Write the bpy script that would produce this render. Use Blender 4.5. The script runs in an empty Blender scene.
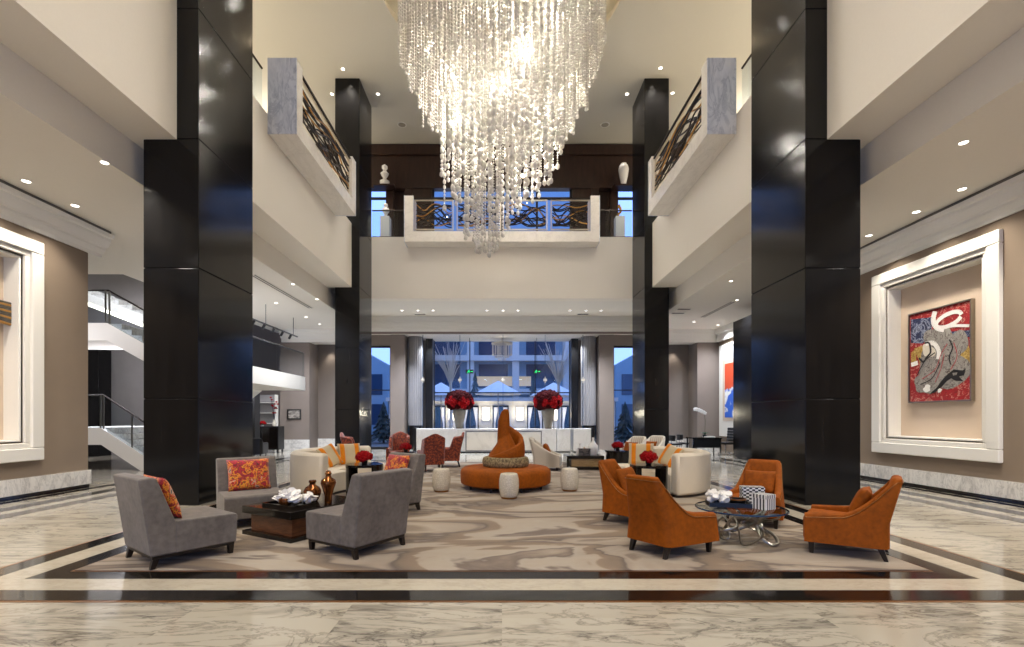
import bpy, bmesh, math, random
import numpy as np
from mathutils import Vector, Matrix
random.seed(7)
PI = math.pi
SC = bpy.context.scene
COL = SC.collection
F = 483.0; VX = 502.0; VY = 418.5; EYE = 1.55

def pt(px, py, z):                     # pixel of the 1024x647 photograph -> point at height z
    y = (z - EYE) * F / (VY - py)
    return Vector(((px - VX) * y / F, y, z))
def rotf(fx, fy):                      # z rotation that turns local +Y to (fx, fy)
    return math.atan2(fy, fx) - PI / 2

# ------------------------------------------------------------------ materials
def lin(c):
    if isinstance(c, str):
        c = [int(c[i:i+2], 16) / 255 for i in (0, 2, 4)]
    return tuple((x / 12.92 if x <= .04045 else ((x + .055) / 1.055) ** 2.4) for x in c) + (1,)

class NT:
    def __init__(s, name):
        s.m = bpy.data.materials.new(name); s.m.use_nodes = True
        s.t = s.m.node_tree; s.n = s.t.nodes; s.l = s.t.links
        s.b = s.n['Principled BSDF']; s.out = s.n['Material Output']
    def node(s, typ, **kw):
        n = s.n.new(typ)
        for k, v in kw.items():
            if k in n.inputs: n.inputs[k].default_value = v
            else: setattr(n, k, v)
        return n
    def link(s, a, b): s.l.new(a, b)
    def coords(s, scale=(1, 1, 1), rot=(0, 0, 0), kind='Object'):
        tc = s.node('ShaderNodeTexCoord'); mp = s.node('ShaderNodeMapping')
        mp.inputs['Scale'].default_value = scale; mp.inputs['Rotation'].default_value = rot
        s.link(tc.outputs[kind], mp.inputs['Vector']); return mp.outputs['Vector']
    def ramp(s, fac, stops, interp='LINEAR'):
        r = s.node('ShaderNodeValToRGB'); r.color_ramp.interpolation = interp
        e = r.color_ramp.elements
        while len(e) < len(stops): e.new(.5)
        for k, (p, c) in enumerate(stops):
            e[k].position = p; e[k].color = c if len(c) == 4 else tuple(c) + (1,)
        s.link(fac, r.inputs['Fac']); return r.outputs['Color']
    def math(s, op, a, b=None, c=None):
        n = s.node('ShaderNodeMath', operation=op)
        for i, x in enumerate((a, b, c)):
            if x is None: continue
            if isinstance(x, (int, float)): n.inputs[i].default_value = x
            else: s.link(x, n.inputs[i])
        return n.outputs[0]
    def mix(s, fac, a, b, mode='MIX'):
        n = s.node('ShaderNodeMix', data_type='RGBA', blend_type=mode)
        for sock, x in ((n.inputs[0], fac), (n.inputs[6], a), (n.inputs[7], b)):
            if isinstance(x, (int, float, tuple)): sock.default_value = x
            else: s.link(x, sock)
        return n.outputs[2]
    def noise(s, vec, scale, detail=4, rough=.55, dist=0.0, out='Fac'):
        n = s.node('ShaderNodeTexNoise'); n.inputs['Scale'].default_value = scale
        n.inputs['Detail'].default_value = detail; n.inputs['Roughness'].default_value = rough
        n.inputs['Distortion'].default_value = dist
        s.link(vec, n.inputs['Vector']); return n.outputs[out]
    def bump(s, h, strength=.2, dist=.01):
        n = s.node('ShaderNodeBump'); n.inputs['Strength'].default_value = strength
        n.inputs['Distance'].default_value = dist
        s.link(h, n.inputs['Height']); s.link(n.outputs[0], s.b.inputs['Normal'])
    def set(s, **kw):
        for k, v in kw.items():
            k = k.replace('_', ' ')
            if isinstance(v, (int, float, tuple)): s.b.inputs[k].default_value = v
            else: s.link(v, s.b.inputs[k])
        return s

def plain(name, col, rough=.5, metal=0, var=.06, nscale=30, **kw):
    t = NT(name); c = lin(col)
    v = t.noise(t.coords(), nscale, 3)
    lo = tuple(x * (1 - var) for x in c[:3]) + (1,); hi = tuple(min(1, x * (1 + var)) for x in c[:3]) + (1,)
    t.set(Base_Color=t.ramp(v, [(.3, lo), (.7, hi)]), Roughness=rough, Metallic=metal, **kw)
    return t.m

def fabric(name, col, rough=.9, sheen=.3, var=.18, scale=60, big=3.0, bump=.15, tint=None):
    t = NT(name); c = lin(col); v = t.coords()
    f = t.noise(v, scale, 3); g = t.noise(v, big, 3, .6)
    lo = tuple(x * (1 - var) for x in c[:3]) + (1,); hi = tuple(min(1, x * (1 + var)) for x in c[:3]) + (1,)
    m = t.math('ADD', t.math('MULTIPLY', f, .5), t.math('MULTIPLY', g, .5))
    t.set(Base_Color=t.ramp(m, [(.35, lo), (.65, hi)]), Roughness=rough, Sheen_Weight=sheen, Sheen_Roughness=.4)
    t.b.inputs['Specular IOR Level'].default_value = .2
    if tint: t.b.inputs['Sheen Tint'].default_value = lin(tint)
    t.bump(f, bump, .004)
    return t.m

def emit(name, col, strength, sample=True):
    t = NT(name); c = lin(col)
    t.set(Base_Color=c, Emission_Color=c, Emission_Strength=strength)
    if not sample: t.m.cycles.emission_sampling = 'NONE'
    return t.m

def pane(name, tint=(1, 1, 1, 1), refl=.9, rough=.0):
    t = NT(name)
    fr = t.node('ShaderNodeFresnel'); fr.inputs['IOR'].default_value = 1.45
    tr = t.node('ShaderNodeBsdfTransparent'); tr.inputs['Color'].default_value = tint
    gl = t.node('ShaderNodeBsdfGlossy'); gl.inputs['Roughness'].default_value = rough
    mx = t.node('ShaderNodeMixShader')
    ge = t.node('ShaderNodeNewGeometry'); front = t.math('SUBTRACT', 1, ge.outputs['Backfacing'])
    t.link(t.math('MULTIPLY', t.math('MULTIPLY', fr.outputs[0], refl), front), mx.inputs[0])
    t.link(tr.outputs[0], mx.inputs[1]); t.link(gl.outputs[0], mx.inputs[2])
    t.link(mx.outputs[0], t.out.inputs['Surface'])
    return t.m

def marble(name, base, vein, scale=1.0, tile=None, rough=.12, amount=.8, warm=None, rot=.6, sharp=.06, stretch=(1, 2.4, 1)):
    t = NT(name)
    tc = t.node('ShaderNodeTexCoord'); vec = tc.outputs['Object']
    if tile:
        sn = t.node('ShaderNodeVectorMath', operation='SNAP'); sn.inputs[1].default_value = tile
        t.link(vec, sn.inputs[0])
        wn = t.node('ShaderNodeTexWhiteNoise'); t.link(sn.outputs[0], wn.inputs['Vector'])
        sc = t.node('ShaderNodeVectorMath', operation='SCALE'); sc.inputs['Scale'].default_value = 7
        t.link(wn.outputs['Color'], sc.inputs[0])
        ad = t.node('ShaderNodeVectorMath', operation='ADD'); t.link(vec, ad.inputs[0]); t.link(sc.outputs[0], ad.inputs[1])
        vec2 = ad.outputs[0]; tilev = wn.outputs['Value']
    else:
        vec2 = vec; tilev = None
    mp = t.node('ShaderNodeMapping'); mp.inputs['Rotation'].default_value = (rot * .5, rot * .3, rot)
    mp.inputs['Scale'].default_value = stretch
    t.link(vec2, mp.inputs['Vector']); v = mp.outputs[0]
    n1 = t.noise(v, 1.1 * scale, 6, .6, .9)
    a1 = t.math('ABSOLUTE', t.math('SUBTRACT', n1, .5))
    v1 = t.ramp(a1, [(0, (1, 1, 1)), (sharp * .35, (.5, .5, .5)), (sharp, (0, 0, 0))])
    n2 = t.noise(v, 2.7 * scale, 7, .65, 1.3)
    a2 = t.math('ABSOLUTE', t.math('SUBTRACT', n2, .52))
    v2 = t.ramp(a2, [(0, (.6, .6, .6)), (sharp * .6, (0, 0, 0))])
    n3 = t.noise(v, .6 * scale, 3, .5, .4)
    cloud = t.ramp(n3, [(.4, (0, 0, 0)), (.75, (.3, .3, .3))])
    vv = t.math('MINIMUM', t.math('ADD', t.math('ADD', t.math('MULTIPLY', v1, n3), v2), t.math('MULTIPLY', cloud, .6)), 1)
    col = t.mix(t.math('MULTIPLY', vv, amount), lin(base), lin(vein))
    if tilev is not None:
        col = t.mix(t.math('MULTIPLY', tilev, .16), col, lin(warm or vein))
    t.set(Base_Color=col, Roughness=rough)
    return t.m

M = {}
def mats():
    M['granite'] = None
    t = NT('black_granite'); v = t.coords((1, 1, .12))
    n = t.noise(v, 9, 5, .6)
    t.set(Base_Color=t.ramp(n, [(.3, (.004, .004, .0045)), (.75, (.009, .0085, .0085))]), Roughness=.14)
    t.b.inputs['Specular IOR Level'].default_value = .28
    M['granite'] = t.m
    M['joint'] = plain('column_joint', '050505', .5)
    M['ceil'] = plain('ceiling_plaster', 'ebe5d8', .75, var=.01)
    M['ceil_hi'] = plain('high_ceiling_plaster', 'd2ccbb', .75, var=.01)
    M['fascia'] = plain('cream_plaster', 'f0e8d8', .6, var=.01)
    M['trim'] = plain('white_moulding_paint', 'ece8de', .45, var=.01)
    M['taupe'] = fabric('taupe_wall_fabric', '8c7c6b', .85, 0, .07, 90, 1.0, .1)
    M['taupe_dark'] = fabric('grey_taupe_wall', '80756c', .85, 0, .06, 90, 1.0, .1)
    M['nichepanel'] = fabric('beige_niche_panel', 'd3bfaa', .8, 0, .04, 120, 1.0, .05)
    M['marble'] = marble('white_veined_marble', 'e9e6e0', '8f8f97', .9, None, .15, .7)
    M['marble_blue'] = marble('balcony_marble', 'f4f6fa', '7f899d', .4, None, .2, .5, sharp=.10, rot=.9)
    M['marble_desk'] = marble('desk_marble', 'f0eeea', 'b5b0a8', .5, None, .2, .3)
    M['marble_soft'] = marble('cream_marble', 'f2ece0', 'c2baad', .5, None, .2, .3)
    M['base_marble'] = marble('baseboard_marble', 'e6e2da', '918d88', 1.0, None, .15, .6)
    M['floor'] = marble('floor_marble_slabs', 'b6afa0', '4a4540', .42, (1.25, 1.25, 50), .12, .85, warm='b3a78f', rot=.85, stretch=(.8, 3.0, 1), sharp=.05)
    M['floor_band'] = marble('cream_border_marble', 'c0b7a5', '958b7c', 1.4, None, .1, .45)
    M['inlay'] = plain('black_inlay_stone', '171412', .1, var=.3)
    M['inlay2'] = plain('grey_inlay_stone', '55504a', .12, var=.2)
    M['bronze_line'] = plain('bronze_strip', '8a5a2b', .3, .6)
    # rug
    t = NT('swirl_rug'); v = t.coords((.36, .8, 1), (0, 0, .25))
    n1 = t.noise(v, .75, 4, .5, 1.6)
    c1 = t.ramp(n1, [(.25, lin('7b6c60')), (.36, lin('8f7f6d')), (.40, lin('b9ad9c')), (.455, lin('a99b8a')), (.475, lin('5f5248')), (.5, lin('85745f')), (.55, lin('937f68')), (.565, lin('b9ac9a')), (.63, lin('bdb3a4')), (.655, lin('6f6156')), (.72, lin('9c8d7c')), (.8, lin('b5a998'))])
    n2 = t.noise(v, 7, 4, .7, .8)
    c2 = t.mix(t.math('MULTIPLY', n2, .3), c1, lin('7b7068'))
    n3 = t.noise(t.coords((1, 1, 1)), 260, 2)
    t.set(Base_Color=t.mix(1.0, t.mix(t.math('MULTIPLY', n3, .15), c2, lin('5b514a')), (.86, .84, .81, 1), 'MULTIPLY'), Roughness=.95, Sheen_Weight=.1)
    t.bump(n3, .3, .004); M['rug'] = t.m
    M['grey_velvet'] = fabric('grey_velvet', '716a63', .75, .4, .25, 18, 2.5, .08, 'c5c1bd')
    M['orange_velvet'] = fabric('burnt_orange_velvet', '8d4703', .7, .1, .26, 20, 2.2, .06, 'd8782a')
    M['ivory'] = fabric('ivory_upholstery', 'dfd3bd', .9, .2, .05, 90, 2, .1)
    M['channel'] = None
    t = NT('channelled_ivory'); v = t.coords()
    w = t.node('ShaderNodeTexWave'); w.inputs['Scale'].default_value = 4.2; w.bands_direction = 'X'
    t.link(v, w.inputs['Vector'])
    t.set(Base_Color=t.ramp(w.outputs['Fac'], [(0, lin('a79c8c')), (.35, lin('c9bfae')), (1, lin('d3c9b8'))]), Roughness=.85, Sheen_Weight=.2)
    M['channel'] = t.m
    t = NT('burgundy_damask'); v = t.coords()
    vo = t.node('ShaderNodeTexVoronoi'); vo.inputs['Scale'].default_value = 22; t.link(v, vo.inputs['Vector'])
    t.set(Base_Color=t.ramp(vo.outputs['Distance'], [(.2, lin('b0522a')), (.45, lin('84361f')), (.7, lin('5f261a'))]), Roughness=.8, Sheen_Weight=.3)
    M['damask'] = t.m
    t = NT('abstract_floral_print'); v = t.coords((1, 1, 1))
    n = t.noise(v, 7, 4, .68, .4)
    c = t.ramp(n, [(.30, lin('1d1210')), (.37, lin('8d0f20')), (.42, lin('c01a30')), (.45, lin('281512')), (.475, lin('b8341c')), (.505, lin('e07a1a')), (.54, lin('e39a28')), (.56, lin('331a14')), (.59, lin('c0261f')), (.63, lin('d8641c')), (.66, lin('c9b8a0')), (.69, lin('2a1814'))])
    t.set(Base_Color=c, Roughness=.75, Sheen_Weight=.2); M['print'] = t.m
    M['stripe_orange'] = fabric('orange_band_fabric', 'dd8218', .85, .2, .12, 40, 6, .1)
    M['oat'] = fabric('oat_linen', 'c9b795', .9, .2, .08, 90, 3, .1)
    t = NT('olive_tweed_band'); v = t.coords()
    n = t.noise(v, 24, 3, .8); c = t.ramp(n, [(.35, lin('4d3a2a')), (.5, lin('8a7c58')), (.62, lin('b39d72')), (.7, lin('6b2d1d'))])
    t.set(Base_Color=c, Roughness=.85); M['tweed'] = t.m
    M['leg'] = plain('espresso_wood', '1b130f', .35, var=.2)
    M['table_black'] = plain('black_lacquer', '120e0c', .12, var=.2)
    t = NT('walnut_veneer'); v = t.coords((1, 1, 6)); n = t.noise(v, 6, 5, .6, .5)
    t.set(Base_Color=t.ramp(n, [(.3, lin('4b2a17')), (.7, lin('7a4a2a'))]), Roughness=.3); M['walnut'] = t.m
    t = NT('pale_oak_veneer'); v = t.coords((1, 1, 6)); n = t.noise(v, 6, 5, .6, .5)
    t.set(Base_Color=t.ramp(n, [(.3, lin('8f7348')), (.7, lin('b79a68'))]), Roughness=.4); M['oak'] = t.m
    t = NT('dark_panelling'); v = t.coords((1, 1, .2)); n = t.noise(v, 7, 5, .6, .5)
    t.set(Base_Color=t.ramp(n, [(.3, lin('22140e')), (.7, lin('38231a'))]), Roughness=.3); M['panel'] = t.m
    t = NT('amber_mercury_glass'); v = t.coords(); n = t.noise(v, 5, 4, .6, .5)
    t.set(Base_Color=t.ramp(n, [(.35, lin('4a2410')), (.55, lin('8a5426')), (.7, lin('7c6c55'))]), Roughness=.12, Metallic=.75); M['amber'] = t.m
    M['pewter'] = plain('pewter', '6d675f', .25, .9)
    t = NT('crackle_ceramic'); v = t.coords()
    vo = t.node('ShaderNodeTexVoronoi', feature='DISTANCE_TO_EDGE'); vo.inputs['Scale'].default_value = 26; t.link(v, vo.inputs['Vector'])
    t.set(Base_Color=t.ramp(vo.outputs['Distance'], [(0, lin('b5aa97')), (.05, lin('cfc5b1')), (.3, lin('d9d0bd'))]), Roughness=.22); M['crackle'] = t.m
    M['white_ceramic'] = plain('white_ceramic', 'efece6', .2, var=.02)
    M['coral'] = plain('white_coral', 'f1eee8', .6, var=.05)
    M['urn'] = plain('stone_urn', '7b7467', .55, var=.15, nscale=8)
    t = NT('red_petals'); v = t.coords(); n = t.noise(v, 12, 3)
    t.set(Base_Color=t.ramp(n, [(.35, lin('6e080c')), (.65, lin('b80f17'))]), Roughness=.6)
    t.b.inputs['Specular IOR Level'].default_value = .1; M['red'] = t.m
    t = NT('dark_red_petals'); v = t.coords(); n = t.noise(v, 12, 3)
    t.set(Base_Color=t.ramp(n, [(.35, lin('220304')), (.65, lin('42070a'))]), Roughness=.7)
    t.b.inputs['Specular IOR Level'].default_value = .05; M['darkred'] = t.m
    M['leaf'] = plain('dark_leaf', '1e3a1c', .5, var=.3)
    M['gold_bar'] = plain('gilded_bar', 'b98a4a', .3, .85)
    M['dark_bar'] = plain('blackened_bronze', '3a332d', .35, .8)
    M['champagne'] = plain('champagne_metal', 'cbbfa9', .35, .6)
    M['silver'] = plain('brushed_nickel', '9b958b', .28, .95)
    M['chrome'] = plain('chrome', 'c9c9c9', .12, 1)
    M['black'] = plain('black_paint', '0c0b0b', .35)
    M['leather'] = plain('black_leather', '131110', .4, var=.2)
    M['glass'] = pane('clear_glass')
    M['rail_glass'] = pane('balustrade_glass', (.86, .9, .93, 1))
    M['window_glass'] = pane('window_glass', (.93, .96, 1, 1), .55)
    M['smoke_glass'] = pane('table_glass', (.80, .84, .84, 1), 1.0)
    t = NT('crystal_bead')
    t.set(Base_Color=lin('d8d2c6'), Roughness=.06, Emission_Color=lin('fff0dc'), Emission_Strength=.015, Coat_Weight=.6)
    t.m.cycles.emission_sampling = 'NONE'; M['bead'] = t.m
    M['lamp'] = emit('downlight_lens', 'fff4e4', 10, False)
    M['bulb'] = emit('bulb', 'ffeccb', 30, False)
    M['sconce'] = emit('sconce_shade', 'ffeed2', 2.4, False)
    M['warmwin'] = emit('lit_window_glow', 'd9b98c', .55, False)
    M['led'] = emit('led_strip', 'fff3dd', 4, False)
    M['green'] = emit('exit_green', '18d878', 2.2, False)
    M['ext_wall'] = plain('garden_render', 'c9c6c2', .8)
    M['ext_blue'] = plain('garden_facade', '7f9bb0', .7)
    M['ext_glass'] = plain('dusk_window', '27415e', .1)
    M['ext_ground'] = plain('garden_paving', '5b5b5c', .6)
    M['ext_tree'] = plain('evergreen', '2a3b3a', .8, var=.4)
    M['canvas_white'] = plain('parasol_canvas', 'e6e6ea', .8)
    M['curtain'] = fabric('grey_curtain', '93908f', .9, .1, .05, 60, 2, .05)
    M['bark'] = plain('pale_bark', 'cfc8c0', .7)
    M['paper'] = plain('paper', 'e8e4da', .7)
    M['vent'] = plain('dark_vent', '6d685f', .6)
    M['speaker'] = plain('speaker_mesh', 'a59d8c', .7)
mats()

# ------------------------------------------------------------------ mesh builder
class MB:
    def __init__(s): s.v = []; s.f = []; s.mi = []; s.cur = 0
    def add(s, vs, fs, mat=None):
        o = len(s.v)
        if mat is not None: vs = [mat @ Vector(p) for p in vs]
        s.v += [tuple(p) for p in vs]
        s.f += [tuple(i + o for i in f) for f in fs]; s.mi += [s.cur] * len(fs)
        return s
    def box(s, x0, x1, y0, y1, z0, z1, mat=None):
        vs = [(x, y, z) for z in (z0, z1) for x, y in ((x0, y0), (x1, y0), (x1, y1), (x0, y1))]
        return s.add(vs, [(3, 2, 1, 0), (4, 5, 6, 7), (0, 1, 5, 4), (1, 2, 6, 5), (2, 3, 7, 6), (3, 0, 4, 7)], mat)
    def frustum(s, c0, w0, d0, c1, w1, d1, mat=None):   # box between two rectangles
        vs = []
        for c, w, d in ((c0, w0, d0), (c1, w1, d1)):
            vs += [(c[0] + a * w / 2, c[1] + b * d / 2, c[2]) for a, b in ((-1, -1), (1, -1), (1, 1), (-1, 1))]
        return s.add(vs, [(3, 2, 1, 0), (4, 5, 6, 7), (0, 1, 5, 4), (1, 2, 6, 5), (2, 3, 7, 6), (3, 0, 4, 7)], mat)
    def prism(s, poly, a, b, axis='x', mat=None):        # poly in the other two axes, ccw
        n = len(poly); vs = []
        for t in (a, b):
            for p, q in poly:
                vs.append((t, p, q) if axis == 'x' else (p, t, q) if axis == 'y' else (p, q, t))
        fs = [tuple(range(n))[::-1], tuple(range(n, 2 * n))]
        fs += [(i, (i + 1) % n, n + (i + 1) % n, n + i) for i in range(n)]
        if axis == 'y': fs = [f[::-1] for f in fs]
        return s.add(vs, fs, mat)
    def lathe(s, prof, seg=24, mat=None, cap=True, c=(0, 0)):
        vs = []; fs = []; m = len(prof)
        for k in range(seg):
            a = 2 * PI * k / seg
            vs += [(c[0] + r * math.cos(a), c[1] + r * math.sin(a), z) for r, z in prof]
        for k in range(seg):
            q = (k + 1) % seg
            fs += [(k * m + i, q * m + i, q * m + i + 1, k * m + i + 1) for i in range(m - 1)]
        if cap:
            fs.append(tuple(k * m for k in range(seg))[::-1]); fs.append(tuple(k * m + m - 1 for k in range(seg)))
        return s.add(vs, fs, mat)
    def cyl(s, x, y, z0, z1, r, seg=20, r1=None, mat=None):
        return s.lathe([(r, z0), (r if r1 is None else r1, z1)], seg, mat, True, (x, y))
    def tube(s, pts, r, seg=8, closed=False, flat=None, mat=None):
        pts = [Vector(p) for p in pts]; n = len(pts); vs = []; fs = []
        rr = r if hasattr(r, '__len__') else [r] * n
        up = Vector((0, 0, 1)); prev = None
        for i, p in enumerate(pts):
            t = (pts[(i + 1) % n] - pts[i - 1]) if closed else (pts[min(i + 1, n - 1)] - pts[max(i - 1, 0)])
            if t.length < 1e-9: t = Vector((0, 0, 1))
            t.normalize()
            if prev is None:
                a = t.cross(up)
                if a.length < .05: a = t.cross(Vector((0, 1, 0)))
            else: a = prev - t * prev.dot(t)
            a.normalize(); prev = a; b = t.cross(a)
            for k in range(seg):
                w = 2 * PI * k / seg
                fb = rr[i] if flat is None else flat
                vs.append(p + a * math.cos(w) * rr[i] + b * math.sin(w) * fb)
        m = n if closed else n - 1
        for i in range(m):
            j = (i + 1) % n
            fs += [(i * seg + k, i * seg + (k + 1) % seg, j * seg + (k + 1) % seg, j * seg + k) for k in range(seg)]
        if not closed:
            fs.append(tuple(range(seg))[::-1]); fs.append(tuple((n - 1) * seg + k for k in range(seg)))
        return s.add(vs, fs, mat)
    def ball(s, c, r, seg=12, rings=8, sq=(1, 1, 1), mat=None):
        vs = [(c[0], c[1], c[2] - r * sq[2])]; fs = []
        for i in range(1, rings):
            a = -PI / 2 + PI * i / rings
            for k in range(seg):
                w = 2 * PI * k / seg
                vs.append((c[0] + r * sq[0] * math.cos(a) * math.cos(w), c[1] + r * sq[1] * math.cos(a) * math.sin(w), c[2] + r * sq[2] * math.sin(a)))
        vs.append((c[0], c[1], c[2] + r * sq[2])); T = len(vs) - 1
        fs += [(0, 1 + (k + 1) % seg, 1 + k) for k in range(seg)]
        for i in range(rings - 2):
            o = 1 + i * seg
            fs += [(o + k, o + (k + 1) % seg, o + seg + (k + 1) % seg, o + seg + k) for k in range(seg)]
        o = 1 + (rings - 2) * seg
        fs += [(o + k, o + (k + 1) % seg, T) for k in range(seg)]
        return s.add(vs, fs, mat)
    def grid(s, rows, closed_u=False, closed_v=False, flip=False, mat=None):     # rows of points
        n = len(rows); m = len(rows[0]); vs = [p for r in rows for p in r]; fs = []
        for i in range(n if closed_u else n - 1):
            for j in range(m if closed_v else m - 1):
                a, b, c, d = i * m + j, i * m + (j + 1) % m, ((i + 1) % n) * m + (j + 1) % m, ((i + 1) % n) * m + j
                fs.append((d, c, b, a) if flip else (a, b, c, d))
        return s.add(vs, fs, mat)
    def build(s, name, mat, parent=None, smooth=None, bevel=None, seg=2, subsurf=0):
        me = bpy.data.meshes.new(name)
        me.from_pydata(s.v, [], s.f)
        for mm in (mat if isinstance(mat, (list, tuple)) else [mat]): me.materials.append(mm)
        if isinstance(mat, (list, tuple)): me.polygons.foreach_set('material_index', s.mi)
        bm = bmesh.new(); bm.from_mesh(me); bmesh.ops.recalc_face_normals(bm, faces=bm.faces); bm.to_mesh(me); bm.free()
        if smooth:
            me.polygons.foreach_set('use_smooth', [True] * len(me.polygons))
            me.set_sharp_from_angle(angle=math.radians(smooth))
        me.update()
        o = bpy.data.objects.new(name, me); COL.objects.link(o)
        if parent: o.parent = parent
        if bevel:
            b = o.modifiers.new('bevel', 'BEVEL'); b.width = bevel; b.segments = seg; b.limit_method = 'ANGLE'
            b.angle_limit = math.radians(35); b.use_clamp_overlap = True
            if not smooth:
                me.polygons.foreach_set('use_smooth', [True] * len(me.polygons)); b.harden_normals = True
        if subsurf:
            q = o.modifiers.new('sub', 'SUBSURF'); q.levels = subsurf; q.render_levels = subsurf
        return o

def tag(o, label, cat, group=None):
    o['label'] = label; o['category'] = cat
    if group: o['group'] = group
    return o
def thing(name, label, cat, loc=(0, 0, 0), rz=0, group=None):
    o = bpy.data.objects.new(name, None); o.empty_display_size = .1; COL.objects.link(o)
    o.location = loc; o.rotation_euler = (0, 0, rz)
    return tag(o, label, cat, group)
def struct(name, mb, mat, **kw):
    o = mb.build(name, mat, **kw); o['kind'] = 'structure'; return o
def dup(root, loc, rz, label, group=None):
    r = root.copy(); COL.objects.link(r); r.location = loc; r.rotation_euler = (root.rotation_euler[0], root.rotation_euler[1], rz)
    r['label'] = label
    if group: r['group'] = group
    def kids(src, dst):
        for ch in list(src.children):
            c = ch.copy(); COL.objects.link(c); c.parent = dst; kids(ch, c)
    kids(root, r); return r

def smooth01(t): t = max(0, min(1, t)); return t * t * (3 - 2 * t)
def lerp(a, b, t): return a + (b - a) * t
def interp(x, xs, ys):
    if x <= xs[0]: return ys[0]
    for i in range(1, len(xs)):
        if x <= xs[i]: return lerp(ys[i-1], ys[i], (x - xs[i-1]) / (xs[i] - xs[i-1]))
    return ys[-1]

#PART2
# ------------------------------------------------------------------ room shell
WX = 9.3            # side walls
ZA = 5.85           # aisle ceiling
ZB = 6.52           # underside of the mezzanine edge
ZH = 14.45          # lobby ceiling
YB = 20.0           # rear mezzanine edge

def floor():
    struct('floor', MB().box(-19, 19, -9.3, 26.5, -.2, 0), M['floor'])
    n = [0]
    def strip(m, *r):
        n[0] += 1; b = MB()
        for (x0, x1, y0, y1) in r: b.box(x0, x1, y0, y1, -.01, .003)
        struct('trim_%d' % n[0], b, m)
    def ring(x, y0, y1, w): return [(-x, x, y0, y0 + w), (-x, x, y1 - w, y1), (-x, -x + w, y0 + w, y1 - w), (x - w, x, y0 + w, y1 - w)]
    strip(M['inlay'], *ring(5.17, 4.11, 17.9, .24))
    strip(M['bronze_line'], *ring(5.205, 4.07, 17.94, .035))
    strip(M['floor_band'], *ring(4.92, 4.36, 17.65, .30))
    strip(M['inlay'], *ring(4.60, 4.66, 17.33, .22))
    strip(M['bronze_line'], *ring(4.372, 4.885, 17.1, .025))
    for s in (-1, 1):
        a = lambda p, q: (min(s*p, s*q), max(s*p, s*q))
        strip(M['inlay'], (*a(8.3, 8.62), -9, 23))
        strip(M['inlay2'], (*a(7.72, 8.02), -9, 23))
        strip(M['inlay'], (*a(9.02, 9.2), -9, 16))
        strip(M['inlay'], (*a(5.6, 9.0), 17.75, 17.95), (*a(5.6, 9.0), 18.3, 18.5))
floor()

def baseboard(name, x0, x1, y0, y1):
    b = MB().box(x0, x1, y0, y1, .07, .40)
    struct(name, b, M['base_marble'])

def side_wall(s, y_end, fy0, fy1, tag_):
    X = lambda a, b: (min(s*a, s*b), max(s*a, s*b))
    fz0, fz1 = .72, 5.07
    w = MB()
    oy0, oy1, oz0, oz1 = fy0 + .385, fy1 - .385, fz0 + .385, fz1 - .385
    w.box(*X(WX, WX + .7), -9, oy0, 0, 6.6); w.box(*X(WX, WX + .7), oy1, y_end, 0, 6.6)
    w.box(*X(WX, WX + .7), oy0, oy1, 0, oz0); w.box(*X(WX, WX + .7), oy0, oy1, oz1, 6.6)
    struct('wall_' + tag_, w, M['taupe'])
    b = MB().box(*X(WX - .06, WX), -9, y_end + .02, .09, .40)
    struct('baseboard_' + tag_, b, M['base_marble'])
    struct('trim_%d' % (30 + (s > 0)), MB().box(*X(WX - .03, WX + .1), -9, y_end, 0, .09), M['inlay'])
    # crown moulding with a shadow slot
    prof = [(0, 5.27), (-.04, 5.27), (-.05, 5.34), (-.12, 5.42), (-.13, 5.47), (-.18, 5.49), (-.25, 5.62), (-.26, 5.68), (-.32, 5.70), (-.33, 5.78), (0, 5.78)]
    c = MB().prism([(s*(WX + p), z) for p, z in prof], -9, y_end + .33, 'y')
    struct('trim_%d' % (32 + (s > 0)), c, M['trim'])
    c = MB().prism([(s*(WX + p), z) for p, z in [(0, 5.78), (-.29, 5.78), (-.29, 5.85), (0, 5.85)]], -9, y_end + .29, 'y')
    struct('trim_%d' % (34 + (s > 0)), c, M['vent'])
    # recessed frame
    t = thing('niche_frame', 'huge white moulded niche frame on the %s taupe wall around the %s' % (('right', 'red abstract painting') if s > 0 else ('left', 'bronze fan sculpture')), 'frame', (s*WX, (fy0+fy1)/2, fz0))
    def rect_ring(y0, y1, z0, z1, w, xa, xb):
        m = MB(); L = lambda: None
        cy, cz = (fy0+fy1)/2, fz0
        for (a, b_, c_, d) in ((y0, y1, z0, z0+w), (y0, y1, z1-w, z1), (y0, y0+w, z0+w, z1-w), (y1-w, y1, z0+w, z1-w)):
            lo, hi = X(xa, xb)
            m.box(lo - s*WX, hi - s*WX, a - cy, b_ - cy, c_ - cz, d - cz)
        return m
    rect_ring(fy0, fy1, fz0, fz1, .25, WX - .10, WX).build('outer_moulding', M['trim'], t, bevel=.02)
    rect_ring(fy0+.25, fy1-.25, fz0+.25, fz1-.25, .10, WX - .05, WX + .02).build('inner_moulding', M['trim'], t, bevel=.015)
    rect_ring(fy0+.35, fy1-.35, fz0+.35, fz1-.35, .07, WX - .0, WX + .34).build('reveal', M['trim'], t, bevel=.01)
    lo, hi = X(WX + .30, WX + .36); cy = (fy0+fy1)/2
    MB().box(lo - s*WX, hi - s*WX, fy0+.3-cy, fy1-.3-cy, .3, fz1-fz0-.3).build('back_panel', M['nichepanel'], t)
side_wall(-1, 10.85, 6.6, 9.72, 'left')
side_wall(1, 16.0, 8.95, 12.04, 'right')

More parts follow.
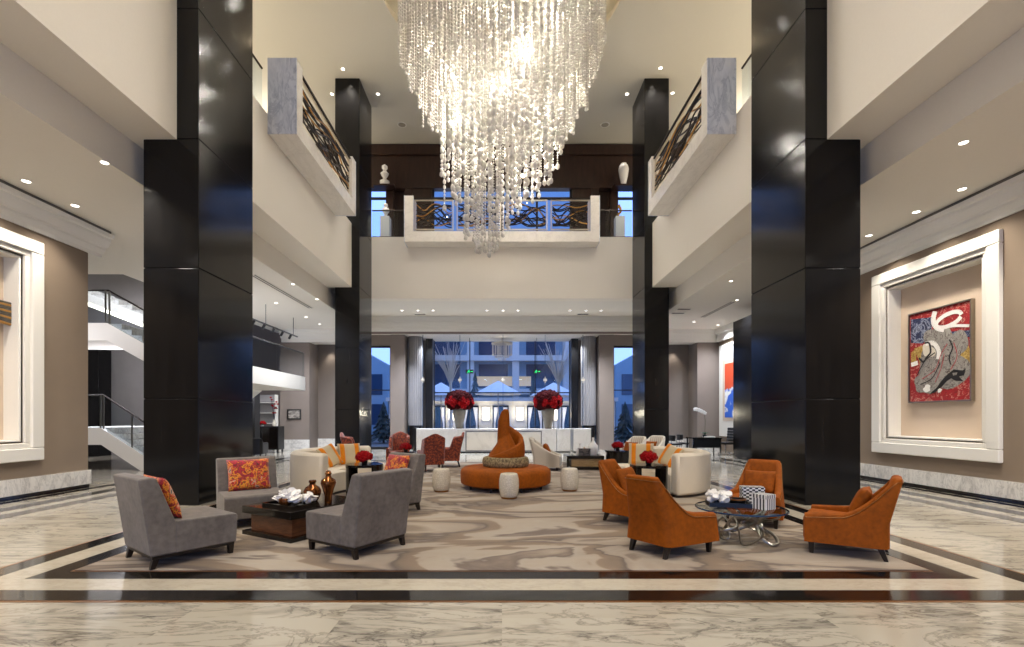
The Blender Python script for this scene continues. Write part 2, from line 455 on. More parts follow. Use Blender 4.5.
# rear walls and piers
def rear():
    b = MB().box(-10.85, -9.42, 23.6, 25.0, 0, 6.5); struct('wall_rear_left', b, M['taupe_dark'])
    b = MB().box(-9.5, -8.3, 24.75, 25.0, 0, 6.5); struct('wall_niche_left', b, M['taupe_dark'])
    b = MB().box(9.55, 10.8, 23.6, 25.0, 0, 6.5); struct('wall_rear_right', b, M['taupe_dark'])
    b = MB().box(8.3, 9.6, 24.75, 25.0, 0, 6.5); struct('wall_niche_right', b, M['taupe_dark'])
    b = MB().box(10.6, 11.2, 16, 24.4, 0, 6.5); struct('wall_alcove', b, M['taupe'])
    struct('baseboard_rear_left', MB().box(-10.85, -9.4, 23.54, 23.6, 0, .52).box(-9.42, -8.3, 24.7, 24.75, 0, .52), M['base_marble'])
    struct('baseboard_rear_right', MB().box(9.53, 10.8, 23.54, 23.6, 0, .52).box(8.3, 9.55, 24.7, 24.75, 0, .52), M['base_marble'])
    for s, nm in ((-1, 'left'), (1, 'right')):
        xs = lambda a, c: (min(s*a, s*c), max(s*a, s*c))
        struct('wall_pier_' + nm, MB().box(*xs(4.85, 5.55), 24.0, 24.9, 0, 5.75), M['taupe_dark'])
        struct('wall_header_' + nm, MB().box(*xs(5.55, 8.3), 24.1, 24.5, 5.2, 6.5), M['taupe_dark'])
        struct('wall_jamb_' + nm, MB().box(*xs(3.62, 3.98), 25.2, 25.7, 0, 5.75), M['black'])
        struct('wall_return_' + nm, MB().box(*xs(3.98, 4.9), 25.75, 26.0, 0, 5.75), M['taupe_dark'])
        # side windows
        w = MB()
        for a, c, z0, z1 in ((5.55, 5.63, 0, 5.2), (8.22, 8.3, 0, 5.2), (6.85, 6.93, 0, 5.2), (5.55, 8.3, 5.1, 5.2), (5.55, 8.3, 2.95, 3.0), (5.55, 8.3, 0, .12)):
            w.box(*xs(a, c), 24.25, 24.33, z0, z1)
        o = struct('window_%d' % (1 if s < 0 else 2), w, M['black'])
        g = MB().box(*xs(5.6, 8.25), 24.28, 24.29, .1, 5.12).build('window_pane', M['window_glass'], o); g['kind'] = 'structure'
    w = MB()
    for x in (-3.65, -1.75, 1.75, 3.60): w.box(x, x + .05, 25.9, 25.98, 0, 5.75)
    for z in (0, 2.9): w.box(-3.62, 3.62, 25.9, 25.98, z, z + .07)
    o = struct('window_3', w, M['black'])
    g = MB().box(-3.62, 3.62, 25.93, 25.94, .05, 5.7).build('window_pane', M['window_glass'], o); g['kind'] = 'structure'
    # dark cladding on the right wall
    struct('wall_cladding', MB().box(9.0, 9.9, 16.0, 18.8, 0, 5.3), M['granite'])
    struct('wall_back_of_house', MB().box(9.0, 11.2, 15.5, 16.0, 5.3, 6.5).box(9.9, 11.2, 16, 16.2, 0, 6.5), M['taupe'])
    # bulkhead with stepped cornice over the reception
    prof = [(23.5, 6.52), (23.5, 6.30), (23.42, 6.24), (23.42, 6.10), (23.34, 6.04), (23.3, 5.92), (23.22, 5.86), (23.22, 5.72), (26.2, 5.72), (26.2, 6.52)]
    struct('trim_40', MB().prism(prof, -6.7, 6.7, 'x'), M['trim'])
    for s in (-1, 1):
        xs = lambda a, c: (min(s*a, s*c), max(s*a, s*c))
        c = MB()
        for k, (z0, z1, d) in enumerate(((5.27, 5.45, .10), (5.45, 5.6, .22), (5.6, 5.74, .36), (5.74, 5.85, .46))):
            c.box(*xs(6.7, 10.75), 23.6 - d*.8, 24.3, z0, z1)
        struct('trim_%d' % (41 + (s > 0)), c, M['trim'])
    struct('trim_43', MB().box(10.3, 10.6, 18.8, 23.6, 5.6, 5.85).box(10.45, 10.6, 18.8, 23.6, 5.27, 5.6), M['trim'])
    struct('trim_45', MB().box(-6.7, 6.7, 23.2, 23.3, 5.62, 5.719), M['taupe_dark'])
rear()

# stair hall at the left
struct('wall_stair', MB().box(-18.5, -11.3, 20.6, 21.0, 0, 9.2).box(-19, -18.5, 10.85, 21, 0, 9.2).box(-19, -9.3, 10.8, 11.15, 5.85, 9.2), M['curtain'])
struct('wall_stair_side', MB().box(-18.9, -9.99, 10.6, 10.84, 0, 5.85), M['taupe'])
struct('ceiling_stair', MB().box(-19, -6.6, 10.85, 24.6, 9.0, 9.2), M['ceil'])
struct('wall_stair_header', MB().box(-19, -8.0, 23.62, 24.4, 6.5, 9.0).box(-19, -10.85, 24.3, 24.5, 0, 6.5), M['taupe_dark'])

# aisle ceilings and mezzanine slabs
for s, nm in ((-1, 'left'), (1, 'right')):
    xs = lambda a, c: (min(s*a, s*c), max(s*a, s*c))
    y1 = 14.4 if s < 0 else 24.5
    b = MB().box(*xs(6.62, 10.0), -9, y1, ZA, ZB)
    if s < 0: b.box(-11.3, -6.62, 14.4, 24.5, ZA, ZB)
    else: b.box(10.0, 11.2, 16.0, 24.5, ZA, ZB)
    if s < 0: b.box(-19, -10, 10.8, 14.4, ZA, ZB)
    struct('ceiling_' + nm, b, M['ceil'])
    # mezzanine edge: front bay, middle bay
    struct('wall_front_%s' % nm, MB().box(*xs(5.79, 6.35), -9, 8.6, ZB, ZH).box(*xs(6.35, 12), -9, 8.6, ZB, 7.2), M['fascia'])
    struct('wall_fascia_%s' % nm, MB().box(*xs(5.70, 6.62), 10.47, 18.3, ZB, 8.95).box(*xs(6.62, 13), 8.6, 24.4, ZB + .01, 8.9).box(*xs(6.39, 6.62), 8.6, 10.47, ZB, 8.95), M['fascia'])
    struct('wall_gallery_%s' % nm, MB().box(*xs(12.6, 13), -9, 25, 8.9, ZH), M['fascia'])
struct('wall_fascia_rear', MB().box(-5.5, 5.5, YB, 20.5, ZB, 9.07), M['fascia'])
struct('ceiling_rear', MB().box(-6.62, 6.62, 20.5, 24.5, ZB, 8.9).box(-6.62, 6.62, 18.3, 20.5, 6.0, 6.5) if 0 else MB().box(-6.62, 6.62, 20.5, 24.5, ZB, 8.9), M['ceil'])
struct('ceiling_reception', MB().box(-6.7, 6.7, 24.0, 27, 6.53, 7.0), M['ceil'])
# slot between side slab and rear fascia
struct('ceiling_corner', MB().box(-6.7, -5.5, 20.0, 20.5, ZB, 8.95).box(5.5, 6.7, 20.0, 20.5, ZB, 8.95), M['taupe_dark'])

# high ceiling with a round recess over the chandelier
def high_ceiling():
    cy, R, n = 14.3, 3.95, 64
    m = MB(); x0, x1, y0, y1 = -13, 13, -9, 25
    ring = [(R*math.cos(2*PI*k/n), cy + R*math.sin(2*PI*k/n)) for k in range(n)]
    outer = []
    for k in range(n):
        a = 2*PI*k/n; c, s_ = math.cos(a), math.sin(a)
        t = min((x1 if c > 0 else -x0) / max(abs(c), 1e-6), ((y1-cy) if s_ > 0 else (cy-y0)) / max(abs(s_), 1e-6))
        outer.append((c*t, cy + s_*t))
    for k in range(n):
        q = (k+1) % n
        m.add([(*ring[k], ZH), (*ring[q], ZH), (*outer[q], ZH), (*outer[k], ZH)], [(0, 1, 2, 3)])
        m.add([(*ring[k], ZH), (*ring[q], ZH), (*ring[q], ZH+.55), (*ring[k], ZH+.55)], [(0, 1, 2, 3)])
    for cx_, cy_ in ((x0, y0), (x1, y0), (x1, y1), (x0, y1)):
        pass
    m.box(x0-.5, x1+.5, y0, y1+.5, ZH+.55, ZH+.7)
    # corners of the flat ring
    for sx in (-1, 1):
        for yy in (y0, y1):
            pts = [p for p in outer if (p[0]*sx > 0)]
    m.box(-13, 13, -9, -8.9, ZH, ZH+.6)
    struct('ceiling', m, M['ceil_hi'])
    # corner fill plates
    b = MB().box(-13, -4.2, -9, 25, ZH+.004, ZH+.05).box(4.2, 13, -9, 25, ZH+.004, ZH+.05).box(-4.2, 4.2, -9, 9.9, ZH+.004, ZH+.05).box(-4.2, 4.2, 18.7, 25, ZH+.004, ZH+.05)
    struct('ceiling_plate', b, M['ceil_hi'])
    r = MB(); pr = [(R-.28, ZH-.06), (R-.28, ZH+.02), (R+.02, ZH+.02), (R+.10, ZH-.01), (R+.10, ZH-.06)]
    rows = [[(p[0]*math.cos(2*PI*k/n), cy + p[0]*math.sin(2*PI*k/n), p[1]) for p in pr] for k in range(n)]
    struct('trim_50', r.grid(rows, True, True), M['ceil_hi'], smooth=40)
high_ceiling()
struct('wall_front', MB().box(-19, -9.3, -9.3, -9, 0, ZH).box(9.3, 19, -9.3, -9, 0, ZH).box(-9.3, 9.3, -9.3, -9, 6.4, ZH), M['fascia'])
w = MB()
for k in range(8): w.box(-9.3 + k*2.64, -9.18 + k*2.64, -9.25, -9.1, 0, 6.4)
for z in (0, 3.0, 6.3): w.box(-9.3, 9.3, -9.25, -9.1, z, z + .1)
o = struct('window_8', w, M['black'])
g = MB().box(-9.3, 9.3, -9.19, -9.17, .05, 6.35).build('window_pane', M['window_glass'], o); g['kind'] = 'structure'

# mezzanine rear wall: dark panelling with windows beneath a header
def mezz_rear():
    Y = 22.7
    m = MB().box(-13, 13, Y, Y + .3, 12.35, ZH)
    m.box(-13, 13, Y - .12, Y, 13.9, 14.35).box(-13, 13, Y - .08, Y, 12.35, 12.6)
    for x in (-5.45, -4.55, 4.2, 5.1): m.box(x, x + .35, Y - .05, Y + .3, 8.9, 12.4)
    for s in (-1, 1):
        xs = lambda a, c: (min(s*a, s*c), max(s*a, s*c))
        m.box(*xs(8.5, 13), Y, Y + .3, 8.9, 12.4)
        m.box(*xs(4.6, 5.1), Y + .3, Y + .34, 8.9, 12.4)
        m.box(*xs(5.1, 5.9), Y - .12, Y + .02, 12.22, 12.3)
        m.box(*xs(3.3, 4.2), Y, Y + .3, 8.9, 12.4)
    struct('wall_mezzanine', m, M['panel'])
    struct('trim_60', MB().box(-5.9, -4.95, 22.1, 22.57, 12.22, 12.3).box(5.1, 6.1, 22.1, 22.57, 12.22, 12.3), M['panel'])
    for k, (a, c) in enumerate(((-8.5, -5.2), (-3.3, -.0), (.0, 3.3), (5.2, 8.5))):
        w = MB()
        for (x0, x1, z0, z1) in ((a, a+.1, 8.9, 12.35), (c-.1, c, 8.9, 12.35), ((a+c)/2-.05, (a+c)/2+.05, 8.9, 12.35), (a, c, 11.9, 12.0)):
            w.box(x0, x1, Y+.1, Y+.2, z0, z1)
        o = struct('window_%d' % (4+k), w, M['black'])
        g = MB().box(a, c, Y+.14, Y+.15, 8.9, 12.35).build('window_pane', M['window_glass'], o); g['kind'] = 'structure'
    struct('floor_mezzanine', MB().box(-13, 13, 20.5, 23, 8.85, 8.95), M['inlay2'])
mezz_rear()

# ------------------------------------------------------------------ columns
def column(label, x0, x1, y0, y1):
    t = thing('column', label, 'column', ((x0+x1)/2, (y0+y1)/2, 0))
    w, d = (x1-x0)/2, (y1-y0)/2
    zs = [0, 1.9, 4.23, 6.53, 8.85, 11.15, ZH]
    m = MB()
    for a, b in zip(zs[:-1], zs[1:]): m.box(-w, w, -d, d, a + .004, b - .004)
    m.build('cladding', M['granite'], t, bevel=.012, seg=1)
    MB().box(-w+.02, w-.02, -d+.02, d-.02, 0, ZH).build('core', M['joint'], t)
column('glossy black granite column at the left, beside the grey chairs', -6.39, -5.4, 8.6, 10.47)
column('glossy black granite column at the right, behind the orange chairs', 5.4, 6.39, 8.6, 10.47)
column('slimmer-looking far black column at the left end of the rear balcony', -6.33, -5.4, 18.3, 20.0)
column('slimmer-looking far black column at the right end of the rear balcony', 5.4, 6.33, 18.3, 20.0)

# ------------------------------------------------------------------ balconies
def grille(w, h, seed):
    rnd = random.Random(seed); m = MB()
    n = 17
    for i in range(n):
        m.cur = 1 if i % 5 == 2 else 0
        z0 = h * rnd.uniform(.08, .92); amp = h * rnd.uniform(.10, .28); ph = rnd.uniform(0, 6.28); k = rnd.uniform(.7, 1.5)
        tilt = rnd.uniform(-.35, .35) * h
        pts = []
        for j in range(25):
            u = j / 24; z = z0 + tilt * (u - .5) + amp * math.sin(ph + k * u * 2 * PI)
            z = h * .5 + (h * .47) * math.tanh((z - h * .5) / (h * .45))
            pts.append((-w/2 + .03 + u * (w - .06), rnd.uniform(-.004, .004) + .03 * math.sin(ph + u * 5), z))
        m.tube(pts, .024, 6)
    return m
def balcony(label, L, loc, rz, panels, depth=.7, pl=.35, pr=.35):
    # local x along the front, y towards the lobby is -y
    t = thing('balcony', label, 'balcony', loc, rz)
    h = 1.84
    MB().box(-L/2, L/2, -depth, 0, 0, .42).build('sill', M['marble_soft'], t, bevel=.006)
    MB().box(-L/2, -L/2 + pl, -depth, 0, .42, h).build('end_post', M['marble_soft'], t, bevel=.006)
    for a in (-L/2 - .025, L/2): MB().box(a, a + .025, -depth - .004, 0, -.004, h + .004).build('end_slab', M['marble_blue'], t)['label'] = 'blue-grey veined marble end face'
    MB().box(L/2 - pr, L/2, -depth, 0, .42, h).build('end_post', M['marble_soft'], t, bevel=.006)
    for k, (a, b) in enumerate(panels):
        w = b - a; hh = 1.22
        f = MB()
        for (x0, x1, z0, z1) in ((-w/2, w/2, 0, .05), (-w/2, w/2, hh-.05, hh), (-w/2, -w/2+.05, .05, hh-.05), (w/2-.05, w/2, .05, hh-.05)):
            f.box(x0, x1, -.03, .03, z0, z1)
        fo = f.build('grille_frame', M['champagne'], t, bevel=.006, seg=1); fo.location = ((a+b)/2, -depth + .12, .50)
        g = grille(w - .1, hh - .1, 11 + k).build('grille_bars', [M['dark_bar'], M['gold_bar']], fo, smooth=60); g.location = (0, 0, .05)
    MB().box(-L/2 + pl, L/2 - pr, -depth + .06, -depth + .18, 1.74, 1.80).build('top_rail', M['dark_bar'], t, bevel=.01)
    return t
balcony('wide white marble balcony with metal grilles at the middle of the rear mezzanine', 7.78, (0, 20.0, 8.62), 0,
        [(-3.52, -1.95), (-1.83, -.03), (.03, 1.83), (1.95, 3.52)])
balcony('projecting marble balcony on the left mezzanine edge', 4.73, (-5.7, 14.135, 8.48), PI/2, [(-2.0, 1.98)], pl=.35, pr=.35)
balcony('projecting marble balcony on the right mezzanine edge', 4.73, (5.7, 14.135, 8.48), -PI/2, [(-1.98, 2.0)])
# glass balustrades on the mezzanine edge
def glass_rail(label, x0, y0, x1, y1, z=8.95, h=1.1):
    L = math.hypot(x1-x0, y1-y0)
    t = thing('glass_balustrade', label, 'balustrade', (x0, y0, z), math.atan2(y1-y0, x1-x0))
    MB().box(0, L, -.008, .008, 0, h).build('glass_panel', M['rail_glass'], t)
    MB().tube([(0, 0, h+.03), (L, 0, h+.03)], .028, 10).build('handrail', M['dark_bar'], t, smooth=50)
    MB().box(0, L, -.03, .03, 0, .05).build('channel', M['dark_bar'], t)
glass_rail('glass balustrade on the rear mezzanine left of the marble balcony', -5.4, 20.1, -3.9, 20.1, 9.07)
glass_rail('glass balustrade on the rear mezzanine right of the marble balcony', 3.9, 20.1, 5.4, 20.1, 9.07)
glass_rail('glass balustrade between left front column and left balcony', -5.85, 10.5, -5.85, 11.76)
glass_rail('glass balustrade between right front column and right balcony', 5.85, 11.76, 5.85, 10.5)
glass_rail('glass balustrade between left balcony and far left column', -5.85, 16.52, -5.85, 18.28)
glass_rail('glass balustrade between right balcony and far right column', 5.85, 18.28, 5.85, 16.52)

# ------------------------------------------------------------------ pedestals and sculptures upstairs
def pedestal(label, x):
    t = thing('pedestal', label, 'pedestal', (x, 21.4, 8.95))
    MB().box(-.2, .2, -.2, .2, .03, 1.5).build('shaft', M['white_ceramic'], t, bevel=.01)
    MB().box(-.23, .23, -.23, .23, 0, .04).build('foot', M['white_ceramic'], t)
pedestal('white pedestal behind the glass left of the rear balcony', -5.15)
pedestal('white pedestal behind the glass right of the rear balcony', 5.2)
o = MB()
o.lathe([(.10, 0), (.14, .03), (.06, .10), (.11, .2), (.17, .3), (.14, .4), (.05, .46), (.1, .52), (.08, .6), (.02, .64)], 18)
tag(o.build('sculpture', M['white_ceramic'], smooth=50), 'small white knotted sculpture on the left mezzanine pedestal', 'sculpture').location = (-5.15, 21.4, 10.45)
o = MB().tube([(-.08, 0, .02), (-.05, 0, .15), (.06, .02, .25), (.05, 0, .4), (-.03, 0, .5), (0, 0, .58)], [.05, .06, .05, .06, .07, .03], 10)
o.cyl(0, 0, 0, .04, .12)
tag(o.build('sculpture', M['gold_bar'], smooth=50), 'small gilded twisted sculpture on the right mezzanine pedestal', 'sculpture').location = (5.2, 21.4, 10.45)
o = MB().lathe([(.16, 0), (.22, .04), (.22, .2), (.1, .28), (.08, .36), (.15, .46), (.19, .56), (.1, .66), (.07, .72), (.13, .8), (.13, .9), (.03, .98)], 20)
tag(o.build('vase', M['white_ceramic'], smooth=40), 'white stacked-gourd vase on the dark shelf upper left', 'vase').location = (-5.42, 22.32, 12.3)
o = MB().lathe([(.08, 0), (.12, .1), (.2, .45), (.24, .75), (.2, .92), (.12, .98), (.14, 1.02), (.1, 1.02)], 20)
tag(o.build('vase', M['white_ceramic'], smooth=40), 'tall white tapering vase on the dark shelf upper right', 'vase').location = (5.62, 22.32, 12.3)

# ------------------------------------------------------------------ chandelier
def bead_mesh(n_sub):
    bm = bmesh.new(); bmesh.ops.create_icosphere(bm, subdivisions=n_sub, radius=1)
    v = np.array([q.co[:] for q in bm.verts]); bm.verts.index_update()
    f = np.array([[w.index for w in q.verts] for q in bm.faces]); bm.free(); return v, f
BV, BF = bead_mesh(2)
BV1, BF1 = bead_mesh(1)
def beads_object(name, beads, mat, parent, hi=True, wire=None):
    V, Fc = (BV, BF) if hi else (BV1, BF1)
    B = np.array(beads); n = len(B)
    vs = (V[None] * np.stack([B[:, 3], B[:, 3], B[:, 4]], 1)[:, None, :] + B[:, None, :3]).reshape(-1, 3)
    fs = (Fc[None] + (np.arange(n) * len(V))[:, None, None]).reshape(-1, 3)
    if wire:
        x, y, z0, z1 = wire; q = .004; o = len(vs)
        vs = np.concatenate([vs, np.array([(x+a*q, y+b*q, z) for z in (z0, z1) for a, b in ((-1, -.6), (1, -.6), (0, 1))])])
        fs = np.concatenate([fs, np.array([(0, 1, 4), (0, 4, 3), (1, 2, 5), (1, 5, 4), (2, 0, 3), (2, 3, 5)]) + o])
    me = bpy.data.meshes.new(name); me.vertices.add(len(vs)); me.vertices.foreach_set('co', vs.astype(np.float32).ravel())
    me.loops.add(len(fs)*3); me.loops.foreach_set('vertex_index', fs.astype(np.int32).ravel())
    me.polygons.add(len(fs)); me.polygons.foreach_set('loop_start', np.arange(0, len(fs)*3, 3, dtype=np.int32))
    me.polygons.foreach_set('use_smooth', np.ones(len(fs), dtype=bool))
    me.materials.append(mat); me.update(calc_edges=True)
    o = bpy.data.objects.new(name, me); COL.objects.link(o); o.parent = parent; return o
CH_Y = 14.3
def chandelier():
    t = thing('chandelier', 'enormous crystal bead chandelier hanging from the round ceiling recess', 'chandelier', (0, CH_Y, 0))
    MB().lathe([(.05, ZH+.30), (3.3, ZH+.30), (3.3, ZH+.42), (3.2, ZH+.54), (.05, ZH+.54)], 48).build('canopy', M['champagne'], t, smooth=40)
    rnd = random.Random(3); k = CH_Y / F
    L = ([0, 14, 30, 40, 46, 60, 64, 84, 98, 108], [225, 250, 243, 228, 200, 172, 130, 98, 70, 30])
    R = ([0, 16, 30, 49, 57, 75, 85, 97, 105, 110], [215, 195, 188, 178, 155, 118, 90, 66, 42, 25])
    strands = []
    rings = [2.98, 2.74, 2.45, 2.12, 1.78, 1.45, 1.1, .75, .4]
    for r in rings:
        n = max(6, int(2*PI*r / (.21 if r > 1.9 else .29)))
        for i in range(n):
            a = 2*PI*(i + rnd.uniform(-.05, .05)) / n + r
            x, y = r*math.cos(a), r*math.sin(a)
            w = .5 + .5 * math.tanh(2.2 * math.cos(a + .15))
            yb = lerp(interp(r/k, *L), interp(r/k, *R), w) + rnd.uniform(-9, 4)
            if rnd.random() < .05: yb += rnd.uniform(8, 26)
            zb = EYE + (VY - yb) * k
            strands.append((x, y, zb, r))
    # the nearest strands show largest: parts of their own
    strands.sort(key=lambda s: s[1])
    def beads(x, y, zb, r):
        out = []; z = ZH + .25 - rnd.uniform(0, .1); inner = r < 1.9; ph = rnd.uniform(0, 6.28)
        while z > zb:
            if inner:
                g = .5 + .5 * math.sin(z * 1.9 + ph); rr = .026 + .042 * g * g + rnd.uniform(0, .006); el = 1.15 + .55 * g
                if rnd.random() < .05: rr = .075; el = 1.7
            else: rr = rnd.uniform(.036, .046); el = rnd.uniform(1.0, 1.2)
            out.append((x, y, z - rr*el, rr, rr*el)); z -= 2*rr*el + (.004 if not inner else .012)
        rr = rnd.uniform(.04, .055) if not inner else rnd.uniform(.055, .08)
        out.append((x, y, z - .06, rr, rr*1.4)); return out
    front = [s for i, s in enumerate(strands) if i < 300 and i % 3 == 0][:96]
    fs = set(front)
    for s in front: beads_object('bead_strand', beads(*s), M['bead'], t, True, (s[0], s[1], s[2], ZH + .28))
    rest = []
    for s in strands:
        if s not in fs: rest += beads(*s)
    o = beads_object('bead_strands', rest, M['bead'], t, False); o['kind'] = 'stuff'
    b = MB(); lp = []
    for i in range(26):
        a = i * 2.4; r = .35 + 1.9 * math.sqrt((i + .5) / 26); z = 8.6 + 4.6 * ((i * 7) % 26) / 26
        zmin = EYE + (VY - interp(r/k, *R)) * k + .5
        z = max(z, zmin); lp.append((r*math.cos(a), r*math.sin(a), z))
        b.ball((r*math.cos(a), r*math.sin(a), z), .05, 10, 6)
    o = b.build('bulbs', M['bulb'], t, smooth=60); o['kind'] = 'stuff'
    return lp
CH_LAMPS = chandelier()
#PART3
# ------------------------------------------------------------------ furniture kit
def cushion(w, h, t, n=14):
    m = MB(); rows = [[], []]
    def P(u, v, sgn):
        x = u * w/2 * (1 - .07 * (1 - abs(u)) * 0 - .05 * (1 - v*v) * 1.0 + .05)
        z = v * h/2 * (1 - .05 * (1 - u*u) + .05)
        d = t/2 * max(0, (1 - u**4) * (1 - v**4)) ** .55
        return (x, sgn * d, z)
    for sgn in (-1, 1):
        g = [[P(-1 + 2*i/n, -1 + 2*j/n, sgn) for j in range(n+1)] for i in range(n+1)]
        m.grid(g, flip=sgn > 0)
    return m
def weld(o):
    bm = bmesh.new(); bm.from_mesh(o.data); bmesh.ops.remove_doubles(bm, verts=bm.verts, dist=.0008)
    bmesh.ops.recalc_face_normals(bm, faces=bm.faces); bm.to_mesh(o.data); bm.free()
    o.data.polygons.foreach_set('use_smooth', [True] * len(o.data.polygons)); return o
def pillow(label, loc, rz, tilt, w, h, t, mat, cat='pillow', bands=None, group=None, roll=0):
    o = weld(cushion(w, h, t).build('throw_pillow', mat)); tag(o, label, cat, group)
    o.rotation_mode = 'XYZ'; o.rotation_euler = (tilt, roll, rz); o.location = loc
    if bands:
        m = MB()
        for x in bands:
            rows = []
            bw = .10
            for k in range(21):
                v = -1 + 2*k/20
                ang = [( -1, 1), (1, 1)]
                rows.append(v)
            for sgn in (-1, 1):
                g = []
                for i in range(5):
                    u = (x - bw/2 + bw * i/4) / (w/2)
                    col = []
                    for v in rows:
                        z = v * h/2 * (1 - .05*(1-u*u) + .05)
                        d = t/2 * max(0, (1-u**4)*(1-v**4)) ** .55 + .004
                        col.append((x - bw/2 + bw*i/4, sgn*d, z * 1.003))
                    g.append(col)
                m.grid(g, flip=sgn > 0)
        b = weld(m.build('band', M['stripe_orange'], o))
        b['label'] = 'orange band of the pillow'
    return o

def leg_at(t, x, y, h, top=.055, bot=.036, sx=0, sy=0, mat='leg'):
    o = MB().frustum((sx, sy, 0), bot, bot, (0, 0, h), top, top).build('leg', M[mat], t, bevel=.003, seg=1); o.location = (x, y, 0); return o

def grey_chair(label, loc, rz, group):
    t = thing('slipper_chair', label, 'chair', loc, rz, group); w = .405
    MB().prism([(-.39, .13), (-.16, .13), (-.16, .44), (-.34, .925), (-.39, .94), (-.50, .93)], -w, w, 'x').build('backrest', M['grey_velvet'], t, bevel=.022, seg=3)
    MB().prism([(-.175, .13), (.44, .13), (.455, .43), (.435, .455), (-.175, .465)], -w, w, 'x').build('seat', M['grey_velvet'], t, bevel=.022, seg=3)
    MB().box(-w+.02, w-.02, -.375, .425, .098, .135).build('base_frame', M['leg'], t, bevel=.004, seg=1)
    for sx in (-1, 1):
        leg_at(t, sx*.36, .39, .10, .06, .045)
        leg_at(t, sx*.36, -.34, .10, .06, .045, sy=-.03)
    return t

def tub(wf, wr, yf, yr, hfun, z0, th, rake, rc=.10, bow=0.0, n=72, zin=None, open_front=True, flare=0.0):
    """upholstered wall running from the front of one arm round the back to the other"""
    P = []
    # plan: straight arm, rounded corner, back, mirrored
    xl, xr = wf/2, wr/2
    a0 = Vector((-xl, yf)); a1 = Vector((-xr, yr)); b1 = Vector((xr, yr)); b0 = Vector((xl, yf))
    def rounded(p, c, q, r):
        d1 = (p-c).normalized(); d2 = (q-c).normalized(); s = c + d1*r; e = c + d2*r
        return [(s*(1-k)*(1-k) + c*2*k*(1-k) + e*k*k) for k in [i/8 for i in range(9)]]
    line = [a0] + rounded(a0, a1, b1, rc) + rounded(a1, b1, b0, rc) + [b0]
    # resample
    seg = [(line[i+1]-line[i]).length for i in range(len(line)-1)]; tot = sum(seg); pts = []
    for k in range(n+1):
        d = tot*k/n; i = 0
        while i < len(seg)-1 and d > seg[i]: d -= seg[i]; i += 1
        pts.append(line[i].lerp(line[i+1], min(1, d/seg[i])))
    rows = []
    for k, p in enumerate(pts):
        tn = (pts[min(k+1, n)] - pts[max(k-1, 0)]).normalized(); nin = Vector((-tn.y, tn.x))
        if nin.dot(Vector((0, (yf+yr)/2)) - p) < 0 and abs(p.x) > .02: nin = -nin
        if abs(p.x) <= .25*wr and p.y < yr + .1: nin = Vector((0, 1)) if abs(p.x) < .02 else nin
        u = (p.y - yr) / (yf - yr); u = max(0, min(1, u)); xn = p.x / xl
        h = hfun(u, xn); row = []
        def at(off, z):
            q = p + nin*off
            b = (1-u) ** 1.5
            dy = -rake * b * max(0, (z - .40)) / .5
            return (q.x * (1 + flare * (z - z0)), q.y + dy, z)
        e = min(.045, th*.45)
        for off, z in ((0, z0), (0, lerp(z0, h, .35)), (0, lerp(z0, h, .7)), (0, h-e), (e*.3, h-e*.3), (e, h), (th-e, h), (th-e*.3, h-e*.3), (th, h-e), (th, lerp(z0, h, .7)), (th, lerp(z0, h, .35)), (th, z0)):
            row.append(at(off, z))
        rows.append(row)
    m = MB().grid(rows, False, True); c = len(rows[0]); L = len(rows)
    m.f.append(tuple(range(c))[::-1]); m.mi.append(0)
    m.f.append(tuple((L-1)*c + j for j in range(c))); m.mi.append(0)
    trim = [r[3] for r in rows]
    return m, trim

def orange_chair(label, loc, rz, group):
    t = thing('lounge_armchair', label, 'armchair', loc, rz, group)
    hf = lambda u, xn: .455 + .06*(1-u) + .385 * min(1, max(0, (.56 - u) / .50)) ** 1.9
    m, tr = tub(.85, .62, .40, -.36, hf, .14, .105, .12, .09, flare=-.34)
    m.build('back_and_arms', M['orange_velvet'], t, smooth=50, bevel=.012)
    MB().tube([Vector(p) + (Vector((p[0], p[1]+.05, 0)).normalized() * .004) for p in tr], .0045, 6).build('nailhead_trim', M['bronze_line'], t, smooth=60)
    s = MB().prism([(-.275, -.28), (.275, -.28), (.335, .375), (.30, .43), (-.30, .43), (-.335, .375)], .14, .415, 'z')
    s.build('seat', M['orange_velvet'], t, bevel=.035, seg=3)
    MB().prism([(-.27, -.30), (.27, -.30), (.36, .375), (-.36, .375)], .125, .15, 'z').build('base_frame', M['leg'], t)
    for sx in (-1, 1):
        leg_at(t, sx*.325, .34, .135, .06, .04)
        leg_at(t, sx*.235, -.28, .135, .06, .04, sy=-.05)
    return t

def wing_chair(label, loc, rz, group):
    t = thing('wing_chair', label, 'wing chair', loc, rz, group)
    def hf(u, xn):
        back = 1.05 + .055 * math.cos(xn*3.6)
        wing = .98 - .1*u
        arm = .60
        return lerp(lerp(back, wing, smooth01(u*5)), arm, smooth01((u - .34)/.14))
    m, tr = tub(.74, .62, .36, -.36, hf, .2, .09, .12, .08, n=96)
    m.build('back_and_arms', M['damask'], t, smooth=50)
    MB().prism([(-.25, -.28), (.25, -.28), (.30, .36), (-.30, .36)], .2, .48, 'z').build('seat', M['damask'], t, bevel=.03, seg=3)
    for sx in (-1, 1):
        leg_at(t, sx*.30, .31, .21); leg_at(t, sx*.25, -.29, .21, sy=-.07)
    return t

